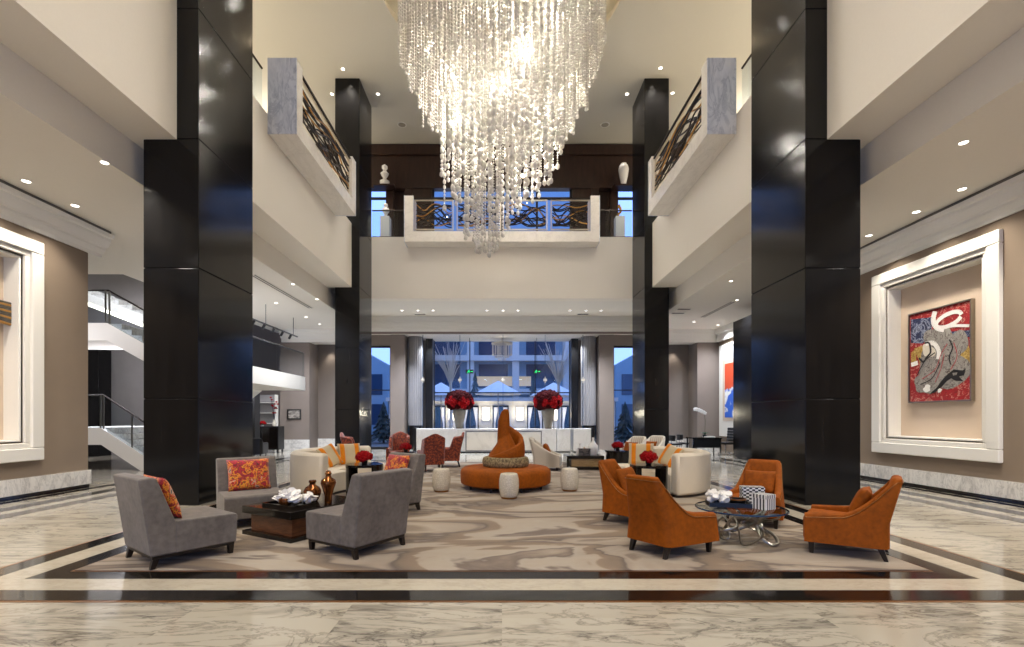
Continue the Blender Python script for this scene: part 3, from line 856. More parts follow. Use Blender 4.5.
def white_chair(label, loc, rz, group):
    t = thing('slope_arm_chair', label, 'armchair', loc, rz, group)
    hf = lambda u, xn: .45 + .52 * (1-u) ** 1.5
    m, tr = tub(.78, .66, .40, -.40, hf, .1, .09, .12, .16)
    m.build('back_and_arms', M['channel'], t, smooth=50)
    MB().prism([(-.28, -.3), (.28, -.3), (.33, .42), (-.33, .42)], .1, .43, 'z').build('seat', M['channel'], t, bevel=.04, seg=3)
    for sx in (-1, 1):
        leg_at(t, sx*.31, .33, .105); leg_at(t, sx*.28, -.33, .105)
    return t

# grey chairs round the black coffee table
G = 'grey slipper chairs'
grey_chair('grey velvet slipper chair nearest at left, its back to the camera, beside the black table', (-3.63, 5.43, .012), rotf(.6, .8), G)
grey_chair('grey slipper chair facing out before the left column, print pillow fully shown', (-3.74, 7.2, .012), rotf(.6, -.8), G)
grey_chair('grey slipper chair with pale streaky back in front of the cream left sofa', (-1.71, 5.77, .012), rotf(-.845, .537), G)
grey_chair('grey slipper chair half hidden behind the streaky-backed grey one', (-1.92, 8.1, .012), rotf(-.64, -.77), G)
GP = 'printed pillows on the grey chairs'
def chair_pillow(label, c, f):
    f = Vector(f).normalized(); b = Vector((c[0], c[1])) - f*.165
    pillow(label, (b.x, b.y, .70), rotf(*f), math.radians(21), .56, .47, .14, M['print'], group=GP)
chair_pillow('multicolour print pillow peeping over the back of the nearest left grey chair', (-3.63, 5.43), (.6, .8))
chair_pillow('red and orange print pillow facing us on the grey chair by the left column', (-3.74, 7.2), (.6, -.8))
chair_pillow('print pillow barely showing above the streaky-backed grey chair', (-1.71, 5.77), (-.845, .537))
chair_pillow('print pillow on the half-hidden grey chair, orange side showing', (-1.92, 8.1), (-.64, -.77))

# orange chairs
G = 'orange velvet armchairs'
orange_chair('orange velvet armchair with its back to us, left of the glass table', (1.92, 5.65, .012), rotf(.83, .56), G)
orange_chair('orange velvet armchair just behind, left of the black hoop table', (1.95, 7.25, .012), rotf(.74, -.67), G)
orange_chair('orange velvet armchair facing us behind the glass table, before the right column', (3.80, 7.20, .012), rotf(-.66, -.75), G)
orange_chair('orange velvet armchair at the far right, turned left with a small pillow', (4.02, 5.58, .012), rotf(-.78, .63), G)
GO = 'small orange pillows'
def opillow(label, c, f, w=.42, h=.34, z=.60, back=.10):
    f = Vector(f).normalized(); b = Vector((c[0], c[1])) - f*back
    pillow(label, (b.x, b.y, z), rotf(*f), math.radians(24), w, h, .15, M['orange_velvet'], group=GO)
opillow('small orange pillow inside the orange armchair left of the hoop table', (1.95, 7.25), (.74, -.67), .46, .38, .62, .06)
opillow('small orange pillow in the orange armchair that faces us', (3.80, 7.20), (-.66, -.75))
opillow('small orange pillow in the far right orange armchair', (4.02, 5.58), (-.78, .63))

# curved sofas
def sofa(label, C, a0, a1, s0, s1):
    t = thing('curved_sofa', label, 'sofa', (C[0], C[1], .012), 0)
    def arc(prof, n=40, sm=45, b=None, nm='x', mt='ivory', a0=a0, a1=a1):
        rows = []
        for k in range(n+1):
            a = math.radians(lerp(a0, a1, k/n)); rows.append([(r*math.cos(a), r*math.sin(a), z) for r, z in prof])
        m = MB().grid(rows, False, True); c = len(prof)
        m.f += [tuple(range(c)), tuple(n*c + j for j in range(c))[::-1]]; m.mi += [0, 0]
        return m.build(nm, M[mt], t, smooth=sm, bevel=b, seg=3)
    arc([(1.21, .04), (1.45, .04), (1.46, .5), (1.45, .80), (1.42, .845), (1.33, .86), (1.24, .845), (1.21, .80)], nm='backrest', b=.07)
    arc([(.45, .04), (1.22, .04), (1.22, .40), (1.18, .435), (.50, .435), (.455, .40)], nm='seat', b=.02, a0=s0, a1=s1)
    arc([(.50, .0), (1.42, .0), (1.42, .045), (.50, .045)], nm='plinth', mt='leg')
    return t
CL, CR = (-3.13, 10.75), (3.05, 10.72)
sofa('cream curved sofa on the left behind the grey chairs', CL, 97, 256, 65, 256)
sofa('cream curved sofa on the right behind the hoop table', CR, -77, 84, -77, 116)
GS = 'oat pillows with orange bands'
def sofa_pillow(label, C, deg, r=1.02, w=.52, tilt=20, roll=0, z=.70, bands=(-.17, .17)):
    a = math.radians(deg)
    pillow(label, (C[0]+r*math.cos(a), C[1]+r*math.sin(a), z), rotf(-math.cos(a), -math.sin(a)), math.radians(tilt), w, .50, .15, M['oat'], bands=bands, group=GS, roll=roll)
sofa_pillow('oat pillow with two orange bands at the far end of the left sofa', CL, 122)
sofa_pillow('slumped oat pillow with orange bands nearer the arm of the left sofa', CL, 160, r=.86, tilt=28, z=.69, roll=.25)
sofa_pillow('oat pillow with two orange bands standing on the right sofa behind red flowers', CR, 72, w=.56)
sofa_pillow('slumped oat pillow with orange bands nearer the arm of the right sofa', CR, 22, r=.86, tilt=28, z=.69, roll=-.25)

# twisted ottoman
def ottoman():
    t = thing('round_settee', 'round orange velvet settee with a tall twisted horn backrest', 'settee', (.08, 10.75, .012))
    R = 1.0
    MB().lathe([(.05, .10), (R-.06, .10), (R-.01, .13), (R, .2), (R, .36), (R-.02, .42), (R-.08, .465), (R-.2, .48), (.05, .48)], 64).build('seat', M['orange_velvet'], t, smooth=50)
    for k in range(8):
        a = 2*PI*(k+.5)/8; leg_at(t, .82*math.cos(a), .82*math.sin(a), .105, .06, .045)
    MB().lathe([(.05, .47), (.45, .47), (.50, .49), (.52, .55), (.52, .61), (.495, .68), (.44, .70), (.05, .70)], 48).build('bolster', M['tweed'], t, smooth=50)['label'] = 'olive tweed bolster ring'
    # spiral back: a wall that winds in and climbs to the tip
    key = [(205, .43, .71), (240, .45, .77), (270, .46, .85), (315, .46, .99), (360, .44, 1.15), (400, .38, 1.30), (440, .30, 1.42), (500, .215, 1.54), (550, .16, 1.62), (580, .14, 1.72), (620, .125, 1.75), (700, .12, 1.74)]
    A = [k[0] for k in key]; n = 130; rows = []
    def sm(x, col):
        return sum(interp(x + d, A, [k[col] for k in key]) for d in (-14, -7, 0, 7, 14)) / 5
    for k in range(n+1):
        u = k/n; ad = lerp(205, 700, u); a = math.radians(ad); r = sm(ad, 1); h = sm(ad, 2); th = lerp(.11, .2, u)
        if r - th < .02: th = r - .02
        row = []
        for off, z in ((.015, .66), (0, lerp(.66, h, .3)), (0, lerp(.66, h, .6)), (.012, h-.09), (th*.2, h-.025), (th*.5, h), (th*.8, h-.02), (th, h-.08), (th, lerp(.66, h, .5)), (th, .66)):
            rr = max(.012, r - off - .04*max(0, z-.7)*(1-u)**.5)
            row.append((rr*math.cos(a) - .02*u, rr*math.sin(a), z))
        rows.append(row)
    m = MB().grid(rows, False, True); c = len(rows[0])
    m.f += [tuple(range(c)), tuple(n*c+j for j in range(c))[::-1]]; m.mi += [0, 0]
    m.build('horn_backrest', M['orange_velvet'], t, smooth=60, bevel=.02)
    MB().lathe([(.40, .66), (.36, .76), (.22, .95), (.12, 1.15), (.05, 1.3), (.01, 1.35)], 32).build('core', M['orange_velvet'], t, smooth=60)
ottoman()

# drum stools
def drum(label, x, y):
    t = thing('drum_stool', label, 'stool', (x, y, .012), 0, 'ceramic drum stools round the settee')
    MB().lathe([(.02, .03), (.152, .03), (.168, .06), (.188, .15), (.195, .25), (.19, .36), (.172, .45), (.158, .478), (.12, .488), (.02, .49)], 36).build('body', M['crackle'], t, smooth=50)
    MB().lathe([(.02, 0), (.15, 0), (.158, .02), (.155, .034), (.02, .034)], 36).build('foot_ring', M['bronze_line'], t, smooth=50)
drum('pale crackle-glazed drum stool left of the round settee', -1.28, 10.2)
drum('pale crackle-glazed drum stool in front of the round settee', .135, 9.33)
drum('pale crackle-glazed drum stool right of the round settee', 1.44, 10.3)

# ------------------------------------------------------------------ tables
def coffee_table():
    t = thing('coffee_table', 'low square black lacquer coffee table between the grey chairs', 'coffee table', (-2.72, 6.72, .012), math.radians(-30))
    MB().box(-.5, .5, -.62, .62, .285, .38).build('top', M['table_black'], t, bevel=.006)
    MB().box(-.42, .42, -.54, .54, .05, .29).build('body', M['walnut'], t)['label'] = 'walnut inset body'
    MB().box(-.5, .5, -.62, .62, 0, .055).build('base', M['table_black'], t, bevel=.004)
    for sx in (-1, 1): MB().box(sx*.46-.04, sx*.46+.04, .42, .60, .05, .29).build('support', M['table_black'], t)
coffee_table()
TZ = .012 + .38
t = thing('tray', 'black tray on the black coffee table holding white shells', 'tray', (-2.83, 6.45, TZ), math.radians(-30))
MB().box(-.3, .3, -.2, .2, 0, .012).build('base', M['table_black'], t)
b = MB()
for a in ((-.3, .3, -.2, -.185), (-.3, .3, .185, .2), (-.3, -.285, -.185, .185), (.285, .3, -.185, .185)): b.box(*a, .012, .04)
b.build('rim', M['table_black'], t)
def shell_cluster(name, label, cat, loc, rad, n, seed, mat, spiky=.5, hz=.8):
    rnd = random.Random(seed); m = MB()
    for i in range(n):
        a = rnd.uniform(0, 2*PI); r = rad * math.sqrt(rnd.random()); z = rad * hz * rnd.uniform(.15, .8) * (1.1 - r/rad*.6)
        d = Vector((math.cos(a)*r, math.sin(a)*r, z)); s = rad * rnd.uniform(.28, .5)
        q = Matrix.Translation(d) @ Matrix.Rotation(rnd.uniform(0, 6), 4, Vector((rnd.random()-.5, rnd.random()-.5, rnd.random()-.5)).normalized())
        m.lathe([(.02*s, -.4*s), (.5*s, -.25*s), (.72*s, .1*s), (.6*s, .4*s), (.95*s*spiky+.3*s, .62*s), (.2*s, .5*s)], 9, q)
    zmin = min(v[2] for v in m.v); m.v = [(x, y, z - zmin) for x, y, z in m.v]
    o = m.build(name, mat, smooth=50); o.location = loc; return tag(o, label, cat)
W = (-2.83, 6.45)
def on_tray(dx, dy): 
    c, s = math.cos(math.radians(-30)), math.sin(math.radians(-30)); return (W[0]+c*dx-s*dy, W[1]+s*dx+c*dy, TZ+.013)
shell_cluster('shell_bowl', 'white ruffled shell ornament at the left of the black tray', 'ornament', on_tray(-.15, .03), .16, 22, 1, M['coral'], .7, .85)
shell_cluster('shell_bowl', 'white ruffled shell ornament at the right of the black tray', 'ornament', on_tray(.15, .05), .16, 22, 2, M['coral'], .7, .85)
o = MB().lathe([(.02, 0), (.05, 0), (.085, .04), (.088, .08), (.075, .10), (.068, .10), (.078, .08), (.075, .045), (.02, .02)], 24).build('votive_bowl', M['amber'], smooth=50)
tag(o, 'small amber glass votive between the white shells', 'bowl').location = on_tray(.03, -.09)
o = MB().lathe([(.02, 0), (.07, 0), (.085, .02), (.125, .11), (.128, .16), (.1, .215), (.05, .245), (.042, .27), (.058, .29), (.05, .32), (.02, .325)], 28).build('jar', [M['amber']], smooth=50)
tag(o, 'squat amber lidded glass jar on the black coffee table', 'jar').location = (-2.66, 6.78, TZ); o.scale = (.92,)*3
o = MB().lathe([(.02, 0), (.05, 0), (.055, .02), (.05, .1), (.085, .22), (.108, .29), (.10, .335), (.045, .375), (.036, .41), (.05, .43), (.03, .47), (.01, .475)], 28).build('jar', [M['amber']], smooth=50)
tag(o, 'tall slender amber lidded glass jar beside the squat one', 'jar').location = (-2.38, 6.62, TZ); o.scale = (.94,)*3

# round hoop side tables with red flowers
def hoop_table(label, x, y, h=.64, r=.36, rz=0):
    t = thing('hoop_table', label, 'side table', (x, y, .012), rz, 'round black side tables')
    MB().lathe([(.02, h-.05), (r-.01, h-.05), (r, h-.04), (r, h-.006), (r-.006, h), (.02, h)], 48).build('top', M['table_black'], t, smooth=40)
    for a0 in (-55, 125):
        rows = []
        for k in range(17):
            a = math.radians(a0 + 110*k/16)
            rows.append([(q*math.cos(a), q*math.sin(a), z) for q, z in ((r-.055, 0), (r-.012, 0), (r-.004, h-.05), (r-.05, h-.05))])
        m = MB().grid(rows, False, True); m.f += [(0, 1, 2, 3), (67, 66, 65, 64)]; m.mi += [0, 0]
        m.build('leg', M['table_black'], t, smooth=40)
    MB().lathe([(r-.06, 0), (r, 0), (r, .03), (r-.06, .03)], 48, cap=False).build('floor_ring', M['table_black'], t, smooth=40)
hoop_table('round black hoop table with red roses between left sofa and grey chair', -2.72, 9.55, .64, .36, .1)
hoop_table('round black hoop table with red roses between right sofa and orange armchair', 2.86, 9.42, .64, .36, -.1)
rose_me = None
def rose_mesh():
    m = MB(); rnd = random.Random(5)
    for ring, (n, r, z, s, tilt) in enumerate(((1, 0, .62, .34, 0), (4, .30, .45, .42, .5), (6, .58, .2, .5, .9), (7, .78, -.1, .5, 1.25))):
        for i in range(n):
            a = 2*PI*i/n + ring*.6
            q = Matrix.Rotation(a, 4, 'Z') @ Matrix.Translation((r, 0, z)) @ Matrix.Rotation(tilt, 4, 'Y')
            rows = []
            for u in range(5):
                row = []
                for v in range(5):
                    x = (v-2)/2; y = (u-2)/2
                    row.append((-.22*(1-x*x)*1 + .18*(y*y) + .12*max(0, x), y*s*(1-.2*abs(x)), x*s))
                rows.append(row)
            m.grid(rows, mat=q)
    m.ball((0, 0, 0), .55, 10, 6)
    return m
def flowers(label, loc, r, n, base, seed, cat='flowers', size=.055, pot_r=.06, pot_h=.08, group=None):
    global rose_me
    t = thing('flower_bowl', label, cat, loc, 0, group); rnd = random.Random(seed)
    MB().lathe([(.01, 0), (pot_r*.8, 0), (pot_r, pot_h*.5), (pot_r, pot_h), (pot_r*.85, pot_h), (.01, pot_h*.8)], 24).build('bowl', M[base], t, smooth=40)
    MB().ball((0, 0, pot_h + r*.28), r*.72, 16, 8, (1, 1, .62)).build('foliage', M['leaf'], t, smooth=60)
    for i in range(n):
        z = 1 - (i+.5)/n*1.05; a = i*2.39996; q = math.sqrt(max(0, 1-z*z))
        d = Vector((q*math.cos(a), q*math.sin(a), z))
        if rose_me is None:
            o = rose_mesh().build('rose', M['red'], t, smooth=60); rose_me = o.data
        else:
            o = bpy.data.objects.new('rose', rose_me); COL.objects.link(o); o.parent = t
        o.location = (d.x*r*.85, d.y*r*.85, pot_h + r*.28 + d.z*r*.62)
        o.rotation_euler = d.to_track_quat('Z', 'Y').to_euler(); s = size*rnd.uniform(.85, 1.2); o.scale = (s, s, s)
    return t
HZ = .012 + .64
GF = 'small bowls of red roses'
flowers('bowl of red roses on the hoop table by the left sofa', (-2.72, 9.55, HZ), .155, 16, 'black', 1, group=GF)
flowers('bowl of red roses on the hoop table by the right sofa', (2.86, 9.42, HZ), .155, 16, 'black', 2, group=GF)

# glass table with looping metal base
def glass_table():
    t = thing('glass_table', 'round glass table on a tangled nickel loop base among the orange chairs', 'coffee table', (3.02, 6.12, .012))
    MB().lathe([(.01, .395), (.525, .395), (.532, .4), (.532, .409), (.525, .414), (.01, .414)], 64).build('top', M['smoke_glass'], t, smooth=40)
    MB().lathe([(.529, .394), (.536, .397), (.536, .412), (.529, .415)], 64, cap=False).build('polished_edge', M['ext_glass'], t, smooth=40)
    for k in range(6):
        a = 2*PI*k/6 + .3; pts = []
        for j in range(49):
            u = 2*PI*j/48
            ang = a + .62*math.sin(u) + .22*math.sin(2*u+k)
            r = .31 + .11*math.cos(u*2 + k*1.3) + .04*math.sin(3*u)
            z = .205 - .178*math.cos(u + .35*math.sin(2*u))
            pts.append((r*math.cos(ang), r*math.sin(ang), max(.016, min(.384, z))))
        MB().tube(pts[:-1], .021, 8, closed=True, flat=.011).build('loop', M['silver'], t, smooth=60)
glass_table()
GZ = .012 + .414
t = thing('tray', 'rectangular black tray on the round glass table', 'tray', (2.92, 6.24, GZ), math.radians(-14))
MB().box(-.25, .25, -.16, .16, 0, .015).build('base', M['black'], t)
b = MB()
for a in ((-.25, .25, -.16, -.145), (-.25, .25, .145, .16), (-.25, -.235, -.145, .145), (.235, .25, -.145, .145)): b.box(*a, .015, .055)
b.build('rim', M['black'], t)
shell_cluster('coral', 'rough white coral ornament at the left of the glass table tray', 'ornament', (2.83, 6.30, GZ+.015), .14, 30, 8, M['coral'], .45, 1.35)
t = thing('bowl', 'round black bowl with a bronze rim on the glass table tray', 'bowl', (3.03, 6.22, GZ+.015))
MB().lathe([(.02, 0), (.07, 0), (.1, .03), (.105, .07), (.09, .07), (.085, .035), (.02, .02)], 28).build('body', M['black'], t, smooth=50)
MB().lathe([(.09, .066), (.108, .066), (.108, .082), (.09, .082)], 28, cap=False).build('rim', M['bronze_line'], t, smooth=50)
def pattern_box(label, loc, rz, sx, sy, sz, kind):
    nt = NT('box_' + kind); v = nt.coords()
    sep = nt.node('ShaderNodeSeparateXYZ'); nt.link(v, sep.inputs[0]); X, Y, Z = sep.outputs
    s = nt.math('ADD', X, Y)
    if kind == 'stripe': f = nt.math('GREATER_THAN', nt.math('FRACT', nt.math('MULTIPLY', s, 24)), .45)
    else:
        zz = nt.math('PINGPONG', nt.math('MULTIPLY', s, 1.0), .035)
        st = nt.math('SNAP', zz, .0175)
        f = nt.math('GREATER_THAN', nt.math('FRACT', nt.math('MULTIPLY', nt.math('ADD', Z, nt.math('MULTIPLY', st, 1.2)), 22)), .5)
    nt.set(Base_Color=nt.ramp(f, [(.4, lin('14161c')), (.6, lin('e9e8e4'))], 'CONSTANT'), Roughness=.3)
    t = thing('box', label, 'box', loc, rz)
    MB().box(-sx, sx, -sy, sy, 0, sz*.72).build('body', nt.m, t, bevel=.003, seg=1)
    MB().box(-sx-.002, sx+.002, -sy-.002, sy+.002, sz*.725, sz).build('lid', nt.m, t, bevel=.003, seg=1)
pattern_box('tall black and white key-pattern box standing on the glass table', (3.28, 6.34, GZ), math.radians(-12), .135, .07, .235, 'key')
pattern_box('smaller black and white striped box in front of the key-pattern box', (3.26, 6.02, GZ), math.radians(28), .095, .095, .185, 'stripe')

# ------------------------------------------------------------------ farther seating
GW = 'burgundy wing chairs'
wing_chair('burgundy wing chair turned away, just left of the settee horn', (-2.08, 14.3, .012), rotf(-.35, .94), GW)
wing_chair('burgundy wing chair in profile, between settee and turned-away wing chair', (-1.72, 15.5, .012), rotf(-.97, -.1), GW)
wing_chair('burgundy wing chair facing us, behind the rear left rose table', (-3.35, 15.7, .012), rotf(.12, -1), GW)
wing_chair('burgundy wing chair at far left, mostly hidden behind the left sofa', (-4.55, 15.2, .012), rotf(.95, .2), GW)
def pedestal_table(label, x, y):
    t = thing('occasional_table', label, 'side table', (x, y, .012))
    MB().lathe([(.02, .53), (.3, .53), (.31, .545), (.3, .56), (.02, .56)], 32).build('top', M['table_black'], t, smooth=40)
    MB().lathe([(.04, .03), (.03, .1), (.03, .45), (.1, .53)], 20, cap=False).build('stem', M['leg'], t, smooth=40)
    MB().lathe([(.02, 0), (.2, 0), (.19, .02), (.04, .035)], 24).build('foot', M['leg'], t, smooth=40)
pedestal_table('small dark table with red roses among the wing chairs', -2.85, 14.3)
flowers('bowl of red roses on the small table among the wing chairs', (-2.85, 14.3, .572), .16, 14, 'black', 3, group=GF)
GC = 'ivory slope-arm chairs'
white_chair('ivory channelled chair with orange pillow, just right of the settee', (1.36, 14.6, .012), rotf(.97, -.2), GC)
white_chair('left of the two ivory chairs behind the right rear rose table', (4.05, 15.3, .012), rotf(-.78, -.62), GC)
white_chair('right of the two ivory chairs, next to the far right column', (4.85, 15.9, .012), rotf(-.78, -.62), GC)
opillow('small orange pillow in the ivory chair right of the settee', (1.36, 14.6), (.97, -.2), .44, .36, .62, .0)
opillow('small orange pillow in the left of the two ivory chairs', (4.05, 15.3), (-.78, -.62), .46, .36, .63, .02)
opillow('small orange pillow in the right of the two ivory chairs', (4.85, 15.9), (-.78, -.62), .46, .36, .63, .02)
def console():
    t = thing('coffee_table', 'low black table with a pale oak front holding white vases', 'coffee table', (2.5, 14.9, .012))
    MB().box(-.56, .56, -.45, .45, .33, .42).build('top', M['table_black'], t, bevel=.006)
    MB().box(-.42, .50, -.40, .42, .09, .33).build('drawer', M['oak'], t, bevel=.004)['label'] = 'pale oak drawer front'
    MB().box(-.56, .56, -.45, .45, 0, .085).build('base', M['table_black'], t, bevel=.004)
    for s in (-1, 1): MB().box(s*.53-.03, s*.53+.03, -.45, .45, .085, .33).build('side_panel', M['table_black'], t)
console()
CZ = .432
o = MB().lathe([(.02, 0), (.1, 0), (.135, .06), (.13, .14), (.05, .22), (.035, .3), (.045, .34), (.03, .34)], 24).build('vase', M['white_ceramic'], smooth=50)
tag(o, 'shorter white bottle vase on the low oak-fronted table', 'vase').location = (2.45, 15.1, CZ)
o = MB().lathe([(.02, 0), (.12, 0), (.16, .1), (.15, .28), (.06, .38), (.035, .45), (.04, .53), (.03, .53)], 24).build('vase', M['white_ceramic'], smooth=50)
tag(o, 'taller white bottle vase on the low oak-fronted table', 'vase').location = (2.82, 14.95, CZ)
t = thing('trinket_box', 'small dark mosaic box in front of the white vases', 'box', (2.5, 14.68, CZ))
nt = NT('mosaic'); vo = nt.node('ShaderNodeTexVoronoi'); vo.inputs['Scale'].default_value = 24; nt.link(nt.coords(), vo.inputs['Vector'])
nt.set(Base_Color=nt.ramp(vo.outputs['Color'], [(.3, lin('2c2723')), (.6, lin('6e655a'))]), Roughness=.3)
MB().box(-.17, .17, -.11, .11, 0, .17).build('body', nt.m, t, bevel=.008)
MB().box(-.175, .175, -.115, .115, .172, .21).build('lid', nt.m, t, bevel=.008)
MB().ball((0, 0, .225), .022, 10, 6).build('knob', M['gold_bar'], t, smooth=60)
t = thing('drum_table', 'round black drum table with red roses beside the white vases', 'side table', (3.47, 14.5, .012))
MB().lathe([(.02, .54), (.38, .54), (.39, .55), (.39, .575), (.38, .58), (.02, .58)], 40).build('top', M['table_black'], t, smooth=40)
MB().lathe([(.02, 0), (.34, 0), (.345, .54), (.02, .54)], 40).build('body', M['table_black'], t, smooth=40)
flowers('bowl of red roses on the drum table beside the white vases', (3.47, 14.5, .592), .17, 14, 'black', 4, group=GF)

# rug
def rug():
    o = MB().box(-4.34, 4.34, 4.905, 17.05, 0.0, .012).build('rug', M['rug'])
    tag(o, 'large beige and grey rug with swirling marbled bands under all the seating', 'rug')
rug()

# ------------------------------------------------------------------ reception
def desk():
    t = thing('reception_desk', 'long white marble reception desk in front of the glass wall', 'reception desk', (0, 22.0, 0))
    h = 1.08
    for x0, x1, y0, nm in ((-3.9, -2.4, 0, 'front_block'), (-2.4, 2.45, -.2, 'front_block'), (2.5, 3.12, 0, 'front_block'), (3.26, 4.05, 0, 'front_block')):
        MB().box(x0, x1, y0, .85, .06, h).build(nm, M['marble_desk'], t, bevel=.008)
        MB().box(x0+.03, x1-.03, y0+.04, .8, 0, .06).build('plinth', M['black'], t)
    MB().box(-1.6, 1.75, -.215, -.2, .12, h-.14).build('inset_panel', M['marble_soft'], t, bevel=.004)
    f = MB()
    for a in ((-1.65, 1.8, .07, .12), (-1.65, 1.8, h-.14, h-.09), (-1.65, -1.6, .12, h-.14), (1.75, 1.8, .12, h-.14)): f.box(a[0], a[1], -.23, -.2, a[2], a[3])
    f.build('panel_trim', M['silver'], t)
    MB().box(-4.06, -3.93, .02, .85, 0, h+.04).build('end_panel', M['black'], t)
    MB().box(4.08, 4.2, .02, .85, 0, h+.04).build('end_panel', M['black'], t)
    MB().box(-3.9, 4.05, .12, .8, h-.02, h+.004).build('counter', M['marble_desk'], t)
desk()
def urn(label, x, seed):
    t = thing('flower_urn', label, 'flower arrangement', (x, 22.3, 1.084))
    MB().lathe([(.02, 0), (.15, 0), (.16, .03), (.21, .3), (.28, .6), (.305, .76), (.30, .88), (.27, .93), (.24, .9), (.02, .8)], 32).build('urn', M['urn'], t, smooth=50)
    rnd = random.Random(seed)
    MB().ball((0, 0, 1.25), .52, 20, 10, (1, 1, .72)).build('foliage', M['darkred'], t, smooth=60)
    N = 78
    for i in range(N):
        z = 1 - (i+.5)/N*1.62; a = i*2.39996; q = math.sqrt(max(0, 1-z*z)); d = Vector((q*math.cos(a), q*math.sin(a), z))
        o = bpy.data.objects.new('rose', rose_me if (-.38 < z < .22 and rnd.random() < .85) else dark_me); COL.objects.link(o); o.parent = t
        o.location = (d.x*.56, d.y*.56, 1.25 + d.z*.42); o.rotation_euler = d.to_track_quat('Z', 'Y').to_euler()
        s = rnd.uniform(.12, .17); o.scale = (s, s, s)
dark_me = rose_me.copy(); dark_me.materials.clear(); dark_me.materials.append(M['darkred'])
urn('tall stone urn with a dome of red roses on the left of the reception desk', -1.97, 1)
urn('tall stone urn with a dome of red roses on the right of the reception desk', 2.13, 2)
# frameless glass wall behind the desk
def glass_wall():
    t = thing('glass_screen', 'tall frameless glass screen of clear panels behind the reception desk', 'glass screen', (0, 23.95, 0))
    xs = [-4.84, -3.93, -2.09, .05, 2.14, 4.02, 4.84]
    for a, b in zip(xs[:-1], xs[1:]):
        for z0, z1 in ((0.01, 3.45), (3.47, 5.7)):
            MB().box(a+.012, b-.012, -.008, .008, z0, z1).build('glass_panel', M['glass'], t)
    for x in xs[1:-1]:
        MB().box(x-.008, x+.008, -.01, .14, .01, 5.7).build('fin', M['ext_glass'], t)
        m = MB().box(x-.09, x+.09, -.03, .03, 3.40, 3.52); m.cyl(x, 0, 3.3, 3.62, .02, 10)
        m.build('patch_fitting', M['champagne'], t, bevel=.01)
glass_wall()
for s, nm in ((-1, 'left'), (1, 'right')):
    m = MB(); R = .33
    for k in range(22):
        a = 2*PI*k/22; m.cyl(R*math.cos(a), R*math.sin(a), 1.2, 5.72, .055, 8)
    m.cyl(0, 0, 1.2, 5.72, R, 24)
    m.cur = 1; m.cyl(0, 0, 0, 1.2, R*1.02, 24)
    o = m.build('fluted_column', [M['curtain'], M['black']], smooth=40); o.location = (s*4.43, 24.75, 0)
    tag(o, 'grey fluted column inside the %s end of the glass screen' % nm, 'column')
# little crystal chandelier behind the glass
t = thing('crystal_pendant', 'small crystal pendant lamp hanging behind the glass screen', 'pendant lamp', (0, 25.0, 0))
m = MB()
for r_, n in ((.5, 22), (.34, 16), (.18, 10)):
    for i in range(n):
        a = 2*PI*i/n; x, y = r_*math.cos(a), r_*math.sin(a); L = .55 + (.5-r_)*.8
        m.cyl(x, y, 5.4 - L, 5.4, .012, 6); m.ball((x, y, 5.4 - L), .035, 8, 6)
o = m.build('crystal_drops', M['bead'], t, smooth=50); o['kind'] = 'stuff'
MB().lathe([(.02, 5.4), (.55, 5.4), (.55, 5.46), (.02, 5.46)], 32).build('ring_plate', M['champagne'], t, smooth=40)
MB().cyl(0, 0, 5.46, 5.73, .02, 8).build('stem', M['champagne'], t)
def exit_sign(label, x):
    t = thing('exit_sign', label, 'sign', (x, 25.0, 3.98))
    MB().box(-.2, .2, -.02, .02, -.1, .1).build('housing', M['black'], t)
    m = MB()   # running figure and arrow
    m.ball((-.02, -.022, .06), .022, 10, 6, (1, .2, 1))
    m.tube([(-.03, -.022, .035), (-.05, -.022, -.015), (-.01, -.022, -.04), (-.03, -.022, -.08)], .013, 6)
    m.tube([(-.05, -.022, -.015), (-.085, -.022, -.03), (-.12, -.022, -.075)], .013, 6)
    m.tube([(-.09, -.022, .0), (-.07, -.022, .03), (-.03, -.022, .03), (.0, -.022, .0), (.03, -.022, .015)], .011, 6)
    m.box(.06, .13, -.028, -.02, -.012, .012); m.prism([(.12, -.04), (.18, 0), (.12, .04)], -.028, -.02, 'y')
    m.build('pictogram', M['green'], t)
    MB().cyl(0, 0, .1, 1.75, .012, 8).build('rod', M['black'], t)
exit_sign('small green exit sign hanging behind the glass at left', -1.68)
exit_sign('small green exit sign hanging behind the glass at right', 1.80)
